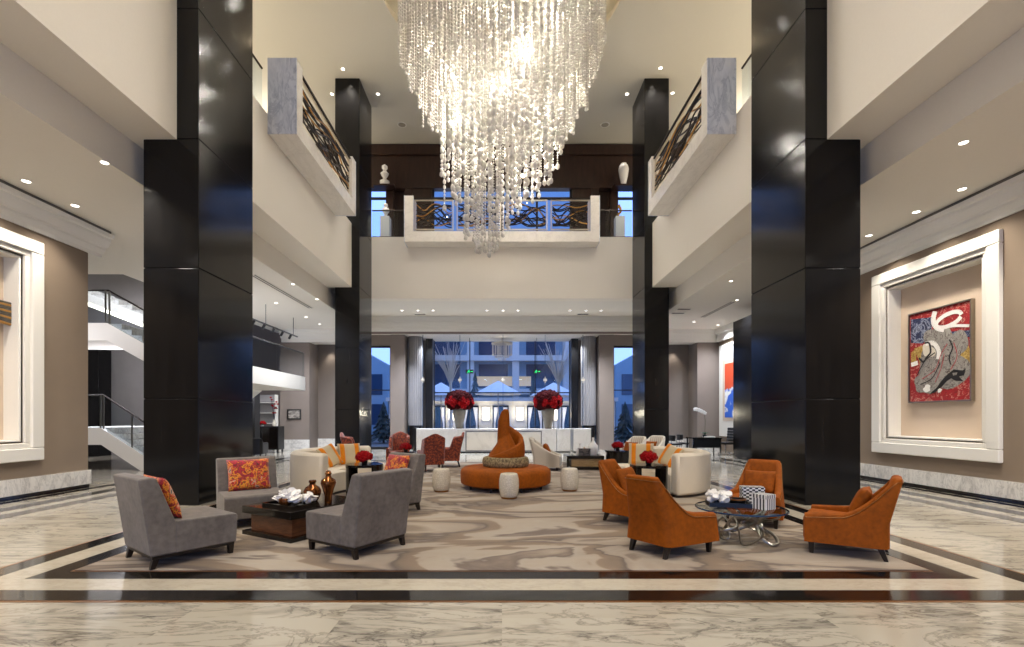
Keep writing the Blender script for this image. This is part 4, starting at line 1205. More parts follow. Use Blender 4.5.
#PART4
# ------------------------------------------------------------------ writing desk at the far right
def writing_desk():
    t = thing('writing_desk', 'black writing desk at the far right before the taupe pier', 'desk', (8.6, 20.6, 0))
    MB().box(-.62, .62, -.38, .38, .70, .75).build('top', M['table_black'], t, bevel=.005)
    MB().box(-.58, .58, -.34, -.31, .32, .70).build('modesty_panel', M['black'], t)
    MB().box(.2, .58, -.31, .34, .5, .70).build('drawer', M['table_black'], t, bevel=.004)
    for sx in (-1, 1):
        for sy in (-1, 1):
            o = MB().box(-.025, .025, -.025, .025, 0, .70).build('leg', M['chrome'], t); o.location = (sx*.57, sy*.33, 0)
writing_desk()
def side_chair(label, loc, rz, group):
    t = thing('side_chair', label, 'chair', loc, rz, group)
    MB().box(-.23, .23, -.22, .24, .42, .49).build('seat', M['leather'], t, bevel=.02)
    rows = []
    for k in range(13):
        a = math.radians(200 + 140*k/12); rows.append([(q*math.cos(a), .02 + q*math.sin(a), z) for q, z in ((.25, .60), (.28, .60), (.30, .84), (.27, .84))])
    m = MB().grid(rows, False, True); m.f += [(0, 1, 2, 3), (51, 50, 49, 48)]; m.mi += [0, 0]
    m.build('backrest', M['leather'], t, smooth=40, bevel=.01)
    for sx in (-1, 1):
        for y in (-.2, .2):
            MB().tube([(sx*.21, y, 0), (sx*.21, y*.95, .43)] if y > 0 else [(sx*.22, y-.03, 0), (sx*.2, y, .43), (sx*.18, y-.04, .66)], .014, 8).build('leg', M['chrome'], t, smooth=50)
side_chair('left of the two black chairs at the writing desk', (7.35, 20.55, 0), rotf(1, .05), 'black visitor chairs')
side_chair('right of the two black chairs, close to the writing desk', (7.98, 21.3, 0), rotf(.8, -.6), 'black visitor chairs')
t = thing('office_chair', 'black high-backed swivel chair at the right end of the writing desk', 'office chair', (9.6, 20.75, 0), rotf(-1, -.25))
MB().box(-.26, .26, -.25, .27, .44, .54).build('seat', M['leather'], t, bevel=.03, seg=3)
b = MB()
for k in range(5): b.box(-.25, .25, -.32 - .012*k, -.24 - .012*k, .56 + .12*k, .675 + .12*k)
b.build('backrest', M['leather'], t, bevel=.025, seg=3)
for s in (-1, 1): MB().tube([(s*.27, -.22, .5), (s*.29, -.2, .68), (s*.29, .12, .68), (s*.27, .15, .5)], .018, 8).build('armrest', M['chrome'], t, smooth=50)
MB().cyl(0, 0, .1, .45, .03, 12).build('gas_column', M['chrome'], t, smooth=50)
b = MB()
for k in range(5):
    a = 2*PI*k/5; b.tube([(0, 0, .11), (.28*math.cos(a), .28*math.sin(a), .075)], .018, 8); b.ball((.28*math.cos(a), .28*math.sin(a), .035), .035, 10, 6)
b.build('star_base', M['chrome'], t, smooth=50)
t = thing('potted_orchid', 'white arching orchid in a dark pot on the writing desk', 'orchid', (8.65, 20.6, .72))
MB().lathe([(.02, 0), (.07, 0), (.09, .12), (.085, .14), (.02, .12)], 20).build('pot', M['black'], t, smooth=50)
stem = [(.0, 0, .12), (.01, 0, .4), (.02, 0, .75), (-.02, 0, 1.0), (-.14, 0, 1.14), (-.32, 0, 1.2)]
MB().tube(stem, .008, 6).build('stem', M['leaf'], t, smooth=50)
b = MB()
for k in range(4):
    a = k*1.6; b.tube([(0, 0, .13), (.1*math.cos(a), .1*math.sin(a), .24), (.24*math.cos(a), .24*math.sin(a), .2)], [.01, .035, .006], 8, flat=.006)
b.build('leaves', M['leaf'], t, smooth=50)
for k in range(9):
    u = k/8; x = lerp(.0, -.42, u); z = lerp(1.06, 1.22, math.sin(u*1.5))
    m = MB()
    for j in range(5):
        a = 2*PI*j/5 + .3; m.ball((.045*math.cos(a), -.02, .045*math.sin(a)), .038, 8, 5, (1, .35, 1))
    o = m.build('blossom', M['coral'], t, smooth=60); o.location = (x, -.02*((k % 2)*2-1), z)
o = MB().box(-.22, .22, -.15, .15, 0, .03).box(-.2, .2, -.14, .14, .031, .045).build('book', [M['paper']], bevel=.004)
tag(o, 'open white folder lying on the writing desk', 'folder').location = (8.8, 20.55, .752)

# art in the right alcove
t = thing('picture', 'tall red, blue and white picture in the far right alcove', 'picture', (10.6, 21.9, 2.95), 0)
MB().box(-.09, 0, -1.5, 1.5, -2.25, 2.1).build('surround', M['trim'], t, bevel=.02)
MB().box(-.115, -.088, -1.05, 1.05, -1.5, 1.35).build('mount', M['nichepanel'], t)
nt = NT('colour_field_print'); v = nt.coords(); sep = nt.node('ShaderNodeSeparateXYZ'); nt.link(v, sep.inputs[0])
n = nt.noise(v, 1.6, 4, .6, 1.0)
nt.set(Base_Color=nt.mix(nt.math('GREATER_THAN', nt.math('ADD', sep.outputs[2], nt.math('MULTIPLY', n, .8)), .35), nt.ramp(n, [(.42, lin('e9e7e2')), (.5, lin('2f63c8'))]), lin('cc4a28')), Roughness=.5)
MB().box(-.13, -.114, -.8, .8, -1.35, 1.15).build('print', nt.m, t)

# ------------------------------------------------------------------ abstract painting on the right
def painting():
    cy, cz, W2, H2 = 10.56, 2.95, .735, 1.01
    t = thing('painting', 'large abstract painting with a red ground in the right niche', 'painting', (9.6, cy, cz), 0)
    nt = NT('red_scribble_ground'); v = nt.coords(); n = nt.noise(v, 7, 6, .75, 1.4)
    nt.set(Base_Color=nt.ramp(n, [(.28, lin('1b1214')), (.36, lin('6d1014')), (.43, lin('b01a20')), (.5, lin('7b1216')), (.55, lin('bb2226')), (.6, lin('c9a894')), (.63, lin('94151b')), (.75, lin('2a1a18'))]), Roughness=.6)
    def scr(name, stops, sc=6):
        q = NT(name); vv = q.coords(); q.set(Base_Color=q.ramp(q.noise(vv, sc, 5, .7, 1.8), [(p, lin(c)) for p, c in stops]), Roughness=.6); return q.m
    mats_ = [nt.m, scr('navy_patch', [(.3, '10152a'), (.47, '232f58'), (.52, 'a9b0c2'), (.55, '1d2646')], 4), scr('ochre_patch', [(.3, '5a4218'), (.5, 'b08d40'), (.7, 'cdb678')], 14),
             scr('grey_swirl', [(.3, '5f5b57'), (.47, '9a958e'), (.50, '3a2422'), (.53, 'a09b93'), (.7, '77736d')], 2.2), plain('white_loop_paint', 'efece6', .6), plain('black_stroke_paint', '1a1718', .5), plain('cream_patch', 'd8cfbd', .6), plain('magenta_stroke_paint', 'a8323c', .6)]
    m = MB()
    m.cur = 0; m.box(-.055, -.02, -W2, W2, -H2, H2)
    # local: u to the right as seen (u=-1 left .. 1 right) ; right in view = nearer camera = -y
    def P(u, v, d): return (-.055 - d, -u*W2, v*H2)
    def poly(cur, pts, d):
        m.cur = cur; n = len(pts); vs = [P(u, v, d) for u, v in pts] + [P(u, v, d-.003) for u, v in pts]
        m.add(vs, [tuple(range(n)), tuple(range(n, 2*n))[::-1]] + [(i, (i+1) % n, n+(i+1) % n, n+i) for i in range(n)])
    def blob(cur, c, r, d, seed, n=28, asp=1.0, ang=0):
        rnd = random.Random(seed); ph = [rnd.uniform(0, 6) for _ in range(3)]; pts = []
        for k in range(n):
            a = 2*PI*k/n; q = r*(1 + .16*math.sin(2*a+ph[0]) + .1*math.sin(3*a+ph[1]) + .07*math.sin(5*a+ph[2]))
            x, y = q*math.cos(a), q*asp*math.sin(a); pts.append((c[0] + x*math.cos(ang) - y*math.sin(ang), c[1] + (x*math.sin(ang) + y*math.cos(ang))*.74))
        poly(cur, pts, d)
    def stroke(cur, pts, w, d):
        q = []
        for i in range(len(pts)-1):
            for k in range(6): 
                u = k/6; p0 = pts[max(i-1, 0)]; p1 = pts[i]; p2 = pts[i+1]; p3 = pts[min(i+2, len(pts)-1)]
                q.append(tuple(.5*((2*p1[j]) + (-p0[j]+p2[j])*u + (2*p0[j]-5*p1[j]+4*p2[j]-p3[j])*u*u + (-p0[j]+3*p1[j]-3*p2[j]+p3[j])*u**3) for j in (0, 1)))
        q.append(pts[-1]); n = len(q)
        m.cur = cur
        for i in range(n-1):
            a, b = q[i], q[i+1]; dx, dy = (b[0]-a[0])*W2, (b[1]-a[1])*H2; L = math.hypot(dx, dy) or 1
            nx, ny = -dy/L*w, dx/L*w
            pts_ = [(a[0]-nx/W2, a[1]-ny/H2), (b[0]-nx/W2, b[1]-ny/H2), (b[0]+nx/W2, b[1]+ny/H2), (a[0]+nx/W2, a[1]+ny/H2)]
            m.add([P(u, v, d + i*1e-5) for u, v in pts_], [(0, 1, 2, 3)])
    poly(1, [(-.97, .90), (-.2, .84), (-.26, .42), (-.55, .30), (-.97, .36)], .003)
    poly(1, [(.2, .46), (.98, .40), (.98, .26), (.25, .33)], .003)
    poly(2, [(-.85, .22), (-.4, .26), (-.15, .55), (.35, .58), (.5, .2), (.2, -.1), (-.6, -.2)], .004)
    blob(2, (.80, -.1), .2, .004, 3, asp=1.7)
    poly(2, [(-.95, .14), (-.78, .2), (-.76, -.18), (-.97, -.18)], .005)
    blob(3, (.1, -.25), .76, .006, 5, asp=.95, ang=.5)
    blob(3, (-.05, .36), .38, .0065, 8, asp=1.1)
    blob(3, (-.45, -.62), .38, .0068, 9, asp=.8)
    blob(3, (.52, .1), .36, .0069, 31, asp=1.3)
    blob(6, (-.33, .12), .17, .008, 12, asp=1.5, ang=.5)
    stroke(4, [(.33 + .40*math.cos(q*.5), .70 + .13*math.sin(q*.5) + .05*math.cos(q*.5)) for q in range(13)], .045, .010)
    stroke(4, [(-.10, .95), (-.16, .80), (-.12, .66), (.02, .56), (.2, .52)], .06, .0105)
    stroke(4, [(.1, .56), (.5, .55), (.96, .49)], .03, .0105)
    stroke(4, [(-.42, .28), (-.15, .26), (.02, .08), (.0, -.1)], .05, .010)
    stroke(4, [(-.95, -.15), (-.7, -.12)], .05, .010)
    stroke(5, [(-.66, -.02), (-.5, -.12), (-.38, -.02), (-.25, .08), (-.3, .28), (-.45, .3)], .022, .011)
    poly(5, [(.28, -.46), (.5, -.36), (.76, -.40), (.86, -.36), (.80, -.50), (.66, -.52), (.78, -.62), (.55, -.60), (.42, -.54), (.3, -.58), (.12, -.70), (-.1, -.82), (-.32, -.86), (-.05, -.72), (.1, -.58)], .011)
    poly(3, [(.46, -.43), (.62, -.43), (.58, -.48), (.48, -.49)], .0113)
    stroke(5, [(.36, .28), (.46, .1), (.36, -.08), (.4, -.25)], .014, .011)
    stroke(5, [(-.72, -.4), (-.45, -.1), (-.1, .05)], .012, .011)
    stroke(5, [(-.62, -.62), (-.2, -.5), (.05, -.2)], .010, .011)
    stroke(7, [(-.55, -.5), (-.1, -.32), (.1, .0), (.3, .2)], .008, .012)
    stroke(7, [(.5, .2), (.6, -.1), (.4, -.36)], .008, .012)
    stroke(7, [(-.1, -.6), (.1, -.3), (.2, .0)], .007, .012)
    blob(4, (-.38, -.72), .13, .012, 20, asp=.8)
    blob(4, (.05, -.78), .07, .012, 22, asp=.8)
    m.build('canvas', mats_, t)
    f = MB()
    for a in ((-W2-.028, W2+.028, -H2-.028, -H2), (-W2-.028, W2+.028, H2, H2+.028), (-W2-.028, -W2, -H2, H2), (W2, W2+.028, -H2, H2)):
        f.box(-.085, .0, a[0], a[1], a[2], a[3])
    f.build('frame', M['silver'], t)
painting()
# bronze fan sculpture on the left niche panel
t = thing('wall_sculpture', 'bronze ribbed fan sculpture at the picture edge in the left niche', 'sculpture', (-9.6, 8.3, 3.55))
for k in range(11):
    u = k/10; z1 = lerp(-.28, .30, u); m = MB()
    m.tube([(.05, -.9, lerp(-.05, .05, u)), (.14, -.2, lerp(-.10, .12, u)), (.17, .6, lerp(-.15, .2, u)), (.12, 1.12 + .05*math.sin(u*PI), z1*.72)], [.02, .03, .035, .022], 8)
    m.build('rib', M['gold_bar'] if k % 3 == 0 else M['pewter'], t, smooth=60)
MB().cyl(0, 0, -.06, .06, .06, 12, mat=Matrix.Translation((.03, -.6, 0)) @ Matrix.Rotation(PI/2, 4, 'Y')).build('wall_mount', M['dark_bar'], t)

# small framed picture on the far left pier
t = thing('framed_picture', 'small black-framed landscape picture on the far left pier', 'picture', (-10.15, 23.6, 1.75))
b = MB()
for a in ((-.34, .34, -.25, -.19), (-.34, .34, .19, .25), (-.34, -.28, -.19, .19), (.28, .34, -.19, .19)): b.box(a[0], a[1], -.05, 0, a[2], a[3])
b.build('frame', M['black'], t)
nt = NT('grey_landscape'); nt.set(Base_Color=nt.ramp(nt.noise(nt.coords((1, 1, 3)), 4, 4), [(.4, lin('5a544c')), (.6, lin('a79f93'))]), Roughness=.4)
MB().box(-.29, .29, -.03, -.005, -.2, .2).build('print', nt.m, t)

# ------------------------------------------------------------------ left background furniture
t = thing('sideboard', 'black patterned sideboard under the stair landing at far left', 'sideboard', (-10.75, 21.9, 0))
MB().box(-.75, .75, -.3, .3, .15, 1.2).build('body', M['black'], t, bevel=.01)
for sx in (-1, 1): MB().box(sx*.37-.345, sx*.37+.345, -.325, -.3, .2, 1.15).build('door', M['table_black'], t, bevel=.005)
for sx in (-1, 1):
    for sy in (-1, 1):
        o = MB().box(-.03, .03, -.03, .03, 0, .15).build('leg', M['black'], t); o.location = (sx*.68, sy*.24, 0)
flowers('low bowl of red roses on the black sideboard', (-10.85, 21.9, 1.2), .14, 9, 'white_ceramic', 6, size=.05)
def dark_armchair(label, loc, rz):
    t = thing('club_chair', label, 'armchair', loc, rz, 'dark club chairs')
    hf = lambda u, xn: .58 + .2 * smooth01((.35-u)/.35)
    m, _ = tub(.8, .74, .38, -.38, hf, .14, .12, .05, .15); m.build('back_and_arms', M['leather'], t, smooth=50)
    MB().box(-.27, .27, -.28, .37, .14, .43).build('seat', M['leather'], t, bevel=.03)
    for sx in (-1, 1):
        leg_at(t, sx*.33, .32, .145); leg_at(t, sx*.3, -.32, .145)
dark_armchair('dark club chair nearer the left column, before the black sideboard', (-9.9, 19.35, 0), rotf(-.2, 1))
t = thing('display_shelf', 'tall pale display shelf with red blossoms under the stair landing', 'shelf', (-11.55, 23.4, 0))
for sx in (-1, 1): MB().box(sx*.62-.02, sx*.62+.02, -.15, .15, 0, 2.7).build('side_panel', M['trim'], t)
for z in (1.3, 1.8, 2.3): MB().box(-.6, .6, -.15, .15, z, z+.03).build('shelf_board', M['trim'], t)
MB().box(-.6, .6, .12, .15, 0, 2.7).build('back_panel', M['curtain'], t)
t = thing('branch_vase', 'vase of red blossom branches on the sideboard at far left', 'flowers', (-10.35, 21.95, 1.2))
MB().lathe([(.02, 0), (.07, 0), (.1, .12), (.05, .26), (.06, .3), (.03, .3)], 18).build('vase', M['crackle'], t, smooth=50)
rnd = random.Random(9)
for k in range(5):
    a = k*1.3; p = [(0, 0, .25), (.05*math.cos(a), .05*math.sin(a), .6), (.16*math.cos(a), .12*math.sin(a), 1.0 + .1*k % .4)]
    m = MB().tube(p, .006, 5); m.build('twig', M['leg'], t)
    for j in range(3):
        o = bpy.data.objects.new('blossom', rose_me); COL.objects.link(o); o.parent = t; o.scale = (.05,)*3
        q = Vector(p[1]).lerp(Vector(p[2]), j/2); o.location = q
# dark post in the stair hall
o = MB().box(-.32, .32, -.32, .32, 0, 4.4).build('column', M['granite'], bevel=.01); o.location = (-16.75, 20.0, 0)
tag(o, 'dark stone post behind the stair at far left', 'column')
o = MB().box(-.22, .22, -.22, .22, 0, 2.66).build('column', M['black'], bevel=.01); o.location = (-10.6, 20.5, 0)
tag(o, 'black post under the stair landing beside the sideboard', 'column')

# ------------------------------------------------------------------ staircase
def stairs():
    t = thing('staircase', 'white marble staircase with glass balustrades behind the left column', 'staircase', (0, 0, 0))
    def flight(name, x0, z0, x1, z1, y0, y1, th=.5, mat='marble', steps=True):
        m = MB().prism([(x0, z0), (x1, z1), (x1, z1-th), (x0, z0-th)], y0, y0+.16, 'y').prism([(x0, z0), (x1, z1), (x1, z1-th), (x0, z0-th)], y1-.16, y1, 'y')
        m.prism([(x0, z0-.16), (x1, z1-.16), (x1, z1-th), (x0, z0-th)], y0+.16, y1-.16, 'y')
        m.build(name, M['trim'], t)
        n = max(3, int(abs(z1-z0)/.165)); s = MB()
        for k in range(n):
            u0, u1 = k/n, (k+1)/n
            a, b = sorted((lerp(x0, x1, u0), lerp(x0, x1, u1))); zt = max(lerp(z0, z1, u0), lerp(z0, z1, u1))
            s.box(a, b, y0+.16, y1-.16, zt-.17, zt)
        s.build('treads', M['base_marble'], t)
    # lower flight: from the low landing down to the floor
    flight('stringer', -11.87, 1.27, -9.97, .02, 14.3, 15.9, .5)
    MB().box(-14.6, -11.87, 14.3, 19.2, .77, 1.27).build('landing', M['trim'], t)
    # upper flight
    flight('stringer', -11.7, 4.38, -9.55, 3.18, 14.3, 15.9, .52)
    MB().box(-15.5, -11.7, 14.3, 16.2, 3.86, 4.38).build('landing', M['trim'], t)
    MB().box(-9.56, -7.78, 14.3, 19.1, 2.66, 3.19).build('landing', M['trim'], t)
    flight('stringer', -9.5, 3.18, -11.9, 1.30, 17.5, 19.1, .55)
    flight('stringer', -15.6, 6.3, -12.6, 5.15, 17.6, 19.0, .45)
    # glass balustrades with posts and rail
    def rail(pts, y):
        for (xa, za), (xb, zb) in zip(pts[:-1], pts[1:]):
            MB().prism([(xa, za), (xb, zb), (xb, zb+.95), (xa, za+.95)], y-.006, y+.006, 'y').build('glass_panel', M['rail_glass'], t)
        MB().tube([(x, y+.05, z+.98) for x, z in pts], .028, 8).build('handrail', M['leg'], t, smooth=50)
        m = MB()
        for (xa, za), (xb, zb) in zip(pts[:-1], pts[1:]):
            for u in (.02, .5, .98): m.box(lerp(xa, xb, u)-.02, lerp(xa, xb, u)+.02, y+.01, y+.04, lerp(za, zb, u)-.15, lerp(za, zb, u)+.97)
        m.build('posts', M['silver'], t)
    rail([(-14.4, 1.27), (-11.87, 1.27), (-10.1, .1)], 14.32)
    rail([(-15.3, 4.38), (-11.7, 4.38), (-9.56, 3.18)], 14.32)
    for y0, y1 in ((14.4, 16.7), (16.75, 19.05)):
        MB().box(-7.806, -7.794, y0, y1, 3.0, 4.1).build('glass_panel', M['rail_glass'], t)
    MB().tube([(-7.85, 14.4, 4.13), (-7.85, 19.05, 4.13)], .028, 8).build('handrail', M['leg'], t, smooth=50)
    MB().prism([(-15.6, 5.98), (-12.6, 4.83), (-12.6, 4.70), (-15.6, 5.85)], 17.57, 17.60, 'y').build('led_strip', M['led'], t)
stairs()
# track lighting
t = thing('track_light', 'black ceiling track with small spotlights above the stair landing', 'track light', (0, 0, 0))
TR = [(-8.9, 15.4, 5.1), (-8.9, 20.8, 5.1)]
MB().box(-8.93, -8.87, 15.4, 21.0, 5.08, 5.12).build('track', M['black'], t)
for k in range(7):
    y = 15.8 + k*.75
    MB().cyl(0, 0, -.12, .08, .05, 10, mat=Matrix.Translation((-8.9, y, 5.0)) @ Matrix.Rotation(.5, 4, 'Y')).build('spotlight', M['black'], t, smooth=50)
m = MB()
for y in (15.8, 18.2, 20.6): m.cyl(-8.9, y, 5.1, 9.0 if 0 else 5.86, .012, 6)
m.build('rod', M['black'], t)

# ------------------------------------------------------------------ ceiling fittings
LIGHTS = []
def light(kind, loc, power, col, radius=.05, angle=90, blend=.6, aim=(0, 0, -1)):
    d = bpy.data.lights.new(kind.lower() + '_light', kind); d.energy = power; d.color = col
    d.shadow_soft_size = radius
    if kind == 'SPOT': d.spot_size = math.radians(angle); d.spot_blend = blend
    o = bpy.data.objects.new(kind.lower() + '_light', d); COL.objects.link(o); o.location = loc
    o.rotation_euler = Vector(aim).to_track_quat('-Z', 'Y').to_euler(); LIGHTS.append(o); return o
REAR = (.82, .88, 1.0); WARM = (1, .92, .81); NEUT = (1, .93, .85); COOL = (.62, .74, 1.0)
dl_src = None
def downlight(label, p, group, power=0, angle=100, r=.075, col=NEUT, blend=.7, aim=(0, 0, -1)):
    global dl_src
    x, y, z = p
    if dl_src is None:
        t = thing('downlight', label, 'downlight', (x, y, z), 0, group)
        MB().lathe([(.7, 0), (1.0, -.02), (1.25, -.18), (1.3, .0), (1.3, .05), (.7, .05)], 20, cap=False).build('trim_ring', M['trim'], t, smooth=40)
        MB().cyl(0, 0, -.12, .05, .98, 20).build('lens', M['lamp'], t)
        dl_src = t
    else: t = dup(dl_src, (x, y, z), 0, label, group)
    t.scale = (r, r, r)
    if power: light('SPOT', (x, y, z - .04), power, col, .14, angle, blend, aim)
ordi = ['first', 'second', 'third', 'fourth', 'fifth', 'sixth', 'seventh', 'eighth', 'ninth', 'tenth']
g = 'downlights under the rear mezzanine'
for k, px in enumerate((402, 418, 433, 487, 503, 518, 570, 586, 601)):
    downlight('%s downlight from the left in the row under the rear mezzanine' % ordi[k], pt(px, 310.5, ZB), g, 1500, 100, .05, COOL if k % 4 == 1 else REAR)
g = 'downlights along the left wall'
light('SPOT', (-8.62, 7.4, ZA - .05), 330, WARM, .14, 110, .7); light('SPOT', (8.62, 7.6, ZA - .05), 330, WARM, .14, 110, .7)
for y, w in ((8.75, 'nearer'), (9.75, 'farther')):
    downlight('%s of the two bright downlights along the left wall' % w, (-8.62, y, ZA), g, 330, 110, .06, WARM)
g = 'downlights along the right wall'
for y, w in ((9.05, 'nearest'), (10.05, 'middle'), (11.35, 'farthest')):
    downlight('%s of the three downlights along the right wall above the red painting' % w, (8.62, y, ZA), g, 330, 110, .06, WARM)
downlight('lone downlight in the left aisle ceiling near the left column', pt(104.5, 162.5, ZA), 'aisle downlights', 700, 136, .055, WARM)
downlight('lone downlight in the right aisle ceiling near the right column', pt(963.5, 142.6, ZA), 'aisle downlights', 700, 136, .055, WARM)
for px, py, lb in ((293, 284, 'nearest'), (276, 303, 'second'), (262, 317, 'third, by the left column'), (278, 324, 'fourth'), (317, 299, 'one by the far left column')):
    downlight('%s downlight in the left rear aisle ceiling' % lb, pt(px, py, ZA) if px > 300 else (pt(px, py, ZA) if pt(px, py, ZA).x > -8.5 else Vector((-8.3, pt(px, py, ZA).y, ZA))), 'left rear aisle downlights', 1050, 126, .05, REAR)
for px, py, lb in ((731, 281, 'nearest'), (737, 300, 'second'), (718, 325, 'third'), (694, 322, 'farthest')):
    downlight('%s downlight in the right rear aisle ceiling' % lb, pt(px, py, ZA), 'right rear aisle downlights', 1050, 126, .05, REAR)
for px, py, lb in ((343, 69, 'nearer left'), (332, 94, 'farther left outer'), (378, 94, 'farther left inner'), (660.5, 68, 'nearer right'), (672.5, 93, 'farther right outer'), (627, 94, 'farther right inner')):
    downlight('%s downlight in the high ceiling beyond the chandelier' % lb, pt(px, py, ZH), 'high ceiling downlights', 900, 110, .06, WARM)
for y in (-4.0, 0.0, 4.0):
    light('SPOT', (0, y, ZH - .1), 4200, WARM, 1.8, 140, .8)  # unseen spots added to warm and brighten the atrium, no fixtures
# unseen fill spots added over the near aisles, outside the frame, no fixtures
for x in (-8.0, 8.0):
    for y in (-3, 1, 4.5):
        light('SPOT', (x, y, ZA - .05), 600, NEUT, .08, 150, .8)
for px, py, s in ((402, 124.5, 'left'), (605, 124.5, 'right')):
    p = pt(px, py, ZH); t = thing('ceiling_speaker', 'round flush speaker in the high ceiling %s of the chandelier' % s, 'speaker', p)
    MB().lathe([(.01, -.02), (.16, -.02), (.16, .02), (.01, .02)], 24).build('grille', M['speaker'], t); MB().lathe([(.16, -.025), (.2, -.02), (.2, .02), (.16, .02)], 24, cap=False).build('ring', M['trim'], t)
for px, py, z, lb in ((420, 314, ZB, 'small dark vent under the rear mezzanine, left one'), (583, 314, ZB, 'small dark vent under the rear mezzanine, right one'), (684, 309, ZA, 'small dark vent farther back in the right rear aisle ceiling'), (678, 313, ZA, 'small dark vent nearer the far right column in the aisle ceiling')):
    p = pt(px, py, z); t = thing('ceiling_vent', lb, 'vent', p)
    b = MB()
    for k in range(4): b.box(-.25, .25, -.09 + k*.05, -.06 + k*.05, -.015, .0)
    b.build('slats', M['vent'], t); b = MB().box(-.28, .28, -.12, -.1, -.02, .01).box(-.28, .28, .1, .12, -.02, .01).box(-.28, -.255, -.1, .1, -.02, .01).box(.255, .28, -.1, .1, -.02, .01); b.build('frame', M['trim'], t)
def slot(lb, x, y0, y1):
    t = thing('slot_diffuser', lb, 'air diffuser', (x, (y0+y1)/2, ZA)); L = (y1-y0)/2
    b = MB()
    for k in (-1, 1): b.box(k*.05-.03, k*.05+.03, -L, L, -.008, .0)
    b.build('slots', M['vent'], t); MB().box(-.12, -.09, -L, L, -.012, .0).box(.09, .12, -L, L, -.012, .0).box(-.015, .015, -L, L, -.012, 0).build('frame', M['ceil'], t)
slot('long linear air diffuser in the left rear aisle ceiling', -7.45, 14.45, 18.8)
slot('long linear air diffuser in the right rear aisle ceiling', 8.5, 17.8, 20.5)

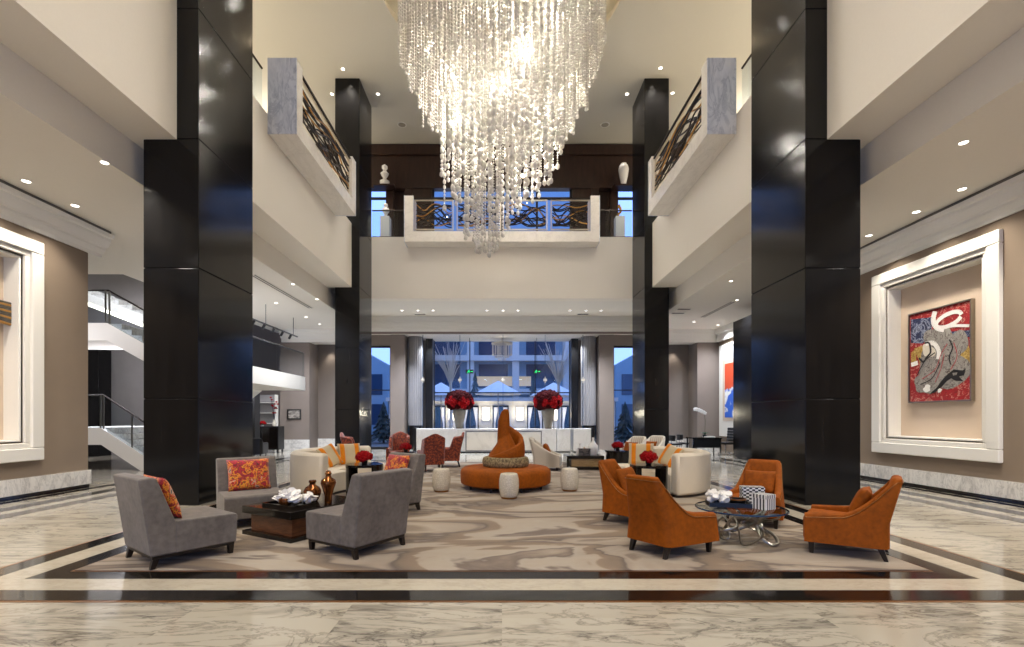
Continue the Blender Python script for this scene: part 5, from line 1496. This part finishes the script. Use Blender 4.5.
# ------------------------------------------------------------------ garden court outside
def outside():
    struct('floor_garden', MB().box(-30, 30, 26.5, 62, -.25, -.02), M['ext_ground'])
    Y = 41.0
    t = thing('garden_pavilion', 'long pale garden pavilion with lit wall lamps beyond the glass', 'building', (0, Y, 0))
    MB().box(-9.6, 9.6, 0, 4, -.02, 3.0).build('wall', M['ext_wall'], t)
    MB().box(-9.7, 9.7, -.7, 4.2, 3.0, 3.3).build('roof', M['ext_wall'], t)
    for x in (-8.0, -5.45, -2.65, -.12, 2.8, 5.7, 8.3):
        d = MB()
        for a in ((-.68, -.6, 0, 2.65), (.6, .68, 0, 2.65), (-.6, .6, 2.55, 2.65)): d.box(x+a[0], x+a[1], -.12, 0, a[2], a[3])
        fo = d.build('door_frame', M['black'], t)
        MB().box(x-.6, x+.6, -.04, -.01, 0, 2.55).build('pane', M['ext_glass'], fo)
        for s in (-1, 1):
            m = MB().prism([(x+s*.59, 2.5), (x+s*.2, 2.5), (x+s*.45, 1.1), (x+s*.4, .05), (x+s*.59, .05)], -.08, -.05, 'y'); m.build('curtain', M['canvas_white'], fo)
    for x in (-6.8, -4.2, -1.37, 1.52, 4.4, 7.1):
        MB().box(x-.3, x+.3, -.2, 0, 1.4, 2.5).build('wall_lamp', M['sconce'], t, bevel=.02)
        light('POINT', (x, Y-.6, 2.0), 120, (1, .85, .6), .2)
    # upper building
    t = thing('hotel_wing', 'multi-storey hotel wing with pale balcony bands beyond the pavilion', 'building', (0, 50, 0))
    MB().box(-10, 10, 0, 5, -.02, 30).build('wall', M['ext_blue'], t)
    b = MB()
    for z in (4.0, 7.4, 10.8, 14.2, 17.6): b.box(-10, 10, -1.2, 0, z, z+.55)
    for x in (-8.6, -3.2, 1.4, 6.6): b.box(x-.35, x+.35, -.9, 0, 0, 20)
    b.build('balcony_bands', M['ext_wall'], t)
    for i, x in enumerate((-5.9, -.9, 4.0, 8.4)):
        for z in (4.55, 7.95, 11.35, 14.75):
            MB().box(x-1.5, x+1.5, -.06, 0, z+.15, z+2.6).build('window', M['ext_glass'], t)
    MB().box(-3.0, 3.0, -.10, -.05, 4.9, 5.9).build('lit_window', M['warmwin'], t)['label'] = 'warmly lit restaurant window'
    # parasols
    def parasol(lb, x, y, z=3.2, r=1.9):
        t = thing('parasol', lb, 'parasol', (x, y, -.02))
        m = MB(); n = 8; pts = [(r*math.cos(2*PI*(k+.5)/n), r*math.sin(2*PI*(k+.5)/n), z) for k in range(n)] + [(0, 0, z+1.0)]
        m.add(pts + [(p[0], p[1], p[2]-.06) for p in pts], [(k, (k+1) % n, n) for k in range(n)] + [((k+1) % n + 9, k+9, n+9) for k in range(n)] + [(k, k+9, (k+1) % n+9, (k+1) % n) for k in range(n)])
        m.build('canopy', M['canvas_white'], t); MB().cyl(0, 0, 0, z+1, .04, 8).build('pole', M['silver'], t); MB().cyl(0, 0, 0, .1, .35, 12).build('base', M['black'], t)
    parasol('white parasol outside, left of the settee horn', -4.6, 36.5, 3.3)
    parasol('white parasol outside, middle one above the settee horn', -.3, 37.5, 3.5)
    parasol('white parasol outside, right of the settee horn', 3.9, 36.5, 3.3)
    # bare pale trees
    def tree(lb, x, y, seed):
        t = thing('bare_tree', lb, 'tree', (x, y, -.02)); rnd = random.Random(seed)
        MB().tube([(0, 0, 0), (.03, 0, 2), (0, 0, 3.6)], [.12, .1, .08], 8).build('trunk', M['bark'], t, smooth=50)
        m = MB()
        for k in range(34):
            a = rnd.uniform(0, 2*PI); q = rnd.uniform(.2, 1.25); h = rnd.uniform(1.6, 2.8)
            m.tube([(0, 0, 3.5), (q*.35*math.cos(a), q*.35*math.sin(a), 3.5+h*.45), (q*math.cos(a), q*math.sin(a), 3.5+h)], [.035, .025, .012], 5)
        o = m.build('branches', M['bark'], t); o['kind'] = 'stuff'
    tree('bare pale tree outside with fanned branches, behind the left urn', -3.0, 28.2, 1)
    tree('bare pale tree outside with fanned branches, behind the right urn', 3.3, 28.2, 2)
    def conifer(lb, x, y, h, seed, r=.9):
        t = thing('conifer', lb, 'tree', (x, y, -.02)); rnd = random.Random(seed); m = MB()
        n = 9
        for k in range(n):
            u = k/n; z = .3 + u*(h-.3); rr = r*(1-u*.92)
            for j in range(12):
                a = 2*PI*(j + (k % 2)*.5)/12 + rnd.uniform(-.1, .1); q = rr*rnd.uniform(.8, 1.1)
                m.add([(0, 0, z+h/n*1.2), (q*math.cos(a-.22), q*math.sin(a-.22), z-.08), (q*1.08*math.cos(a), q*1.08*math.sin(a), z-.22), (q*math.cos(a+.22), q*math.sin(a+.22), z-.08)], [(0, 1, 2), (0, 2, 3), (0, 3, 1), (1, 3, 2)])
        m.build('foliage', M['ext_tree'], t); MB().cyl(0, 0, 0, .5, .08, 8).build('trunk', M['leg'], t)
    conifer('small layered conifer outside the left side window', -7.6, 31.0, 2.6, 3)
    conifer('small layered conifer outside the right side window', 7.9, 31.0, 2.6, 4)
    for k, (x, y, h) in enumerate(((-6.2, 35, 5.2), (-2.6, 46.6, 6.0), (3.0, 46.6, 5.6), (6.5, 35, 5.0))):
        conifer(['dark evergreen outside at the left of the glass wall', 'dark evergreen behind the pavilion, left of the horn', 'dark evergreen behind the pavilion, right of the horn', 'dark evergreen outside at the right of the glass wall'][k], x, y, h, 20+k, 1.3)
    # building on the right side
    t = thing('side_wing', 'blue-lit side wing outside the right side window', 'building', (14.3, 42, 0))
    MB().prism([(-4.4, 0), (6, 0), (6, 12), (-4.4, 6.2)], 0, 4, 'y').build('wall', M['ext_blue'], t)
    for z in (1.0, 3.6): MB().box(-3.9, 5, -.05, 0, z, z+1.8).build('window', M['ext_glass'], t)
    t = thing('side_wing', 'blue-lit side wing outside the left side window', 'building', (-14.3, 42, 0))
    MB().prism([(-6, 0), (4.4, 0), (4.4, 6.2), (-6, 12)], 0, 4, 'y').build('wall', M['ext_blue'], t)
    for z in (1.0, 3.6): MB().box(-5, 3.9, -.05, 0, z, z+1.8).build('window', M['ext_glass'], t)
outside()

# ------------------------------------------------------------------ lighting
for p in CH_LAMPS:
    light('POINT', (p[0], p[1] + CH_Y, p[2]), 150, (1, .95, .87), .06)
# cove of the ceiling recess
for k in range(8):
    a = 2*PI*k/8; light('POINT', (3.55*math.cos(a), CH_Y + 3.55*math.sin(a), ZH+.2), 25, (1, .8, .52), .05)
for k in range(14):
    a = 2*PI*k/14; r = 1.0 if k % 2 else 2.4; light('SPOT', (r*math.cos(a), CH_Y + r*math.sin(a), ZH+.24), 260, (1, .95, .87), .08, 150, .7)
# wall-wash on niches and piers
for x, y in ((-8.75, 24.5), (8.75, 24.5)): light('SPOT', (x, y, 5.2), 90, WARM, .06, 75, .6)
for s in (-1, 1): light('SPOT', (s*5.75, 23.95, 5.15), 40, WARM, .03, 80, .6)
for y in (6.9, 8.0, 9.2): light('SPOT', (-9.42, y, 4.55), 7, WARM, .3, 120, .9)  # weak fill added in both side-wall niches, no lamps there
for y in (9.5, 10.5, 11.5): light('SPOT', (9.42, y, 4.55), 7, WARM, .3, 120, .9)
# stair hall and mezzanine fill lights, added without fixtures
for p, w in (((-13, 15.5, 8.8), 3500), ((-9.5, 16.0, 5.8), 700), ((-14.0, 12.3, 5.7), 700), ((-11.3, 12.0, 5.7), 450)): light('SPOT', p, w, (.93, .92, 1), .3, 110, .7, (0, .55, -1))
light('SPOT', (-10.4, 22.2, 5.8), 520, (.93, .93, 1), .3, 110, .7)
light('POINT', (-12.6, 16.9, 3.3), 420, (.88, .88, 1), .3)
for x in (-10, 10):
    for y in (2, 8, 14, 20): light('POINT', (x, y, ZH-1.5), 230, WARM, .3)
for x in (-4.95, 4.95): light('SPOT', (x*1.11, 22.2, 13.9), 60, NEUT, .03, 60, .5)
for x in (-3.5, 0, 3.5): light('SPOT', (x, 24.6, 5.65), 800, REAR, .05, 120, .8)  # fill added below the soffit to brighten the reception, no fixtures

W_ = bpy.data.worlds.new('dusk'); SC.world = W_; W_.use_nodes = True
bg = W_.node_tree.nodes['Background']; bg.inputs['Color'].default_value = (.25, .40, .84, 1); bg.inputs['Strength'].default_value = 3.3

cam = bpy.data.cameras.new('camera'); co = bpy.data.objects.new('camera', cam); COL.objects.link(co)
cam.sensor_width = 36; cam.sensor_fit = 'HORIZONTAL'; cam.lens = F / 1024 * 36
cam.shift_x = (512 - VX) / 1024; cam.shift_y = (VY - 323.5) / 1024
co.location = (0, 0, EYE); co.rotation_euler = (PI/2, 0, 0); cam.clip_end = 300
SC.camera = co
SC.view_settings.view_transform = 'Standard'; SC.view_settings.look = 'None'; SC.view_settings.gamma = 1
SC.view_settings.exposure = -0.45; SC.view_settings.use_curve_mapping = False
try:
    SC.cycles.use_denoising = True; SC.cycles.max_bounces = 8; SC.cycles.transparent_max_bounces = 24; SC.cycles.sample_clamp_indirect = 6
    SC.cycles.use_light_tree = True
except Exception: pass
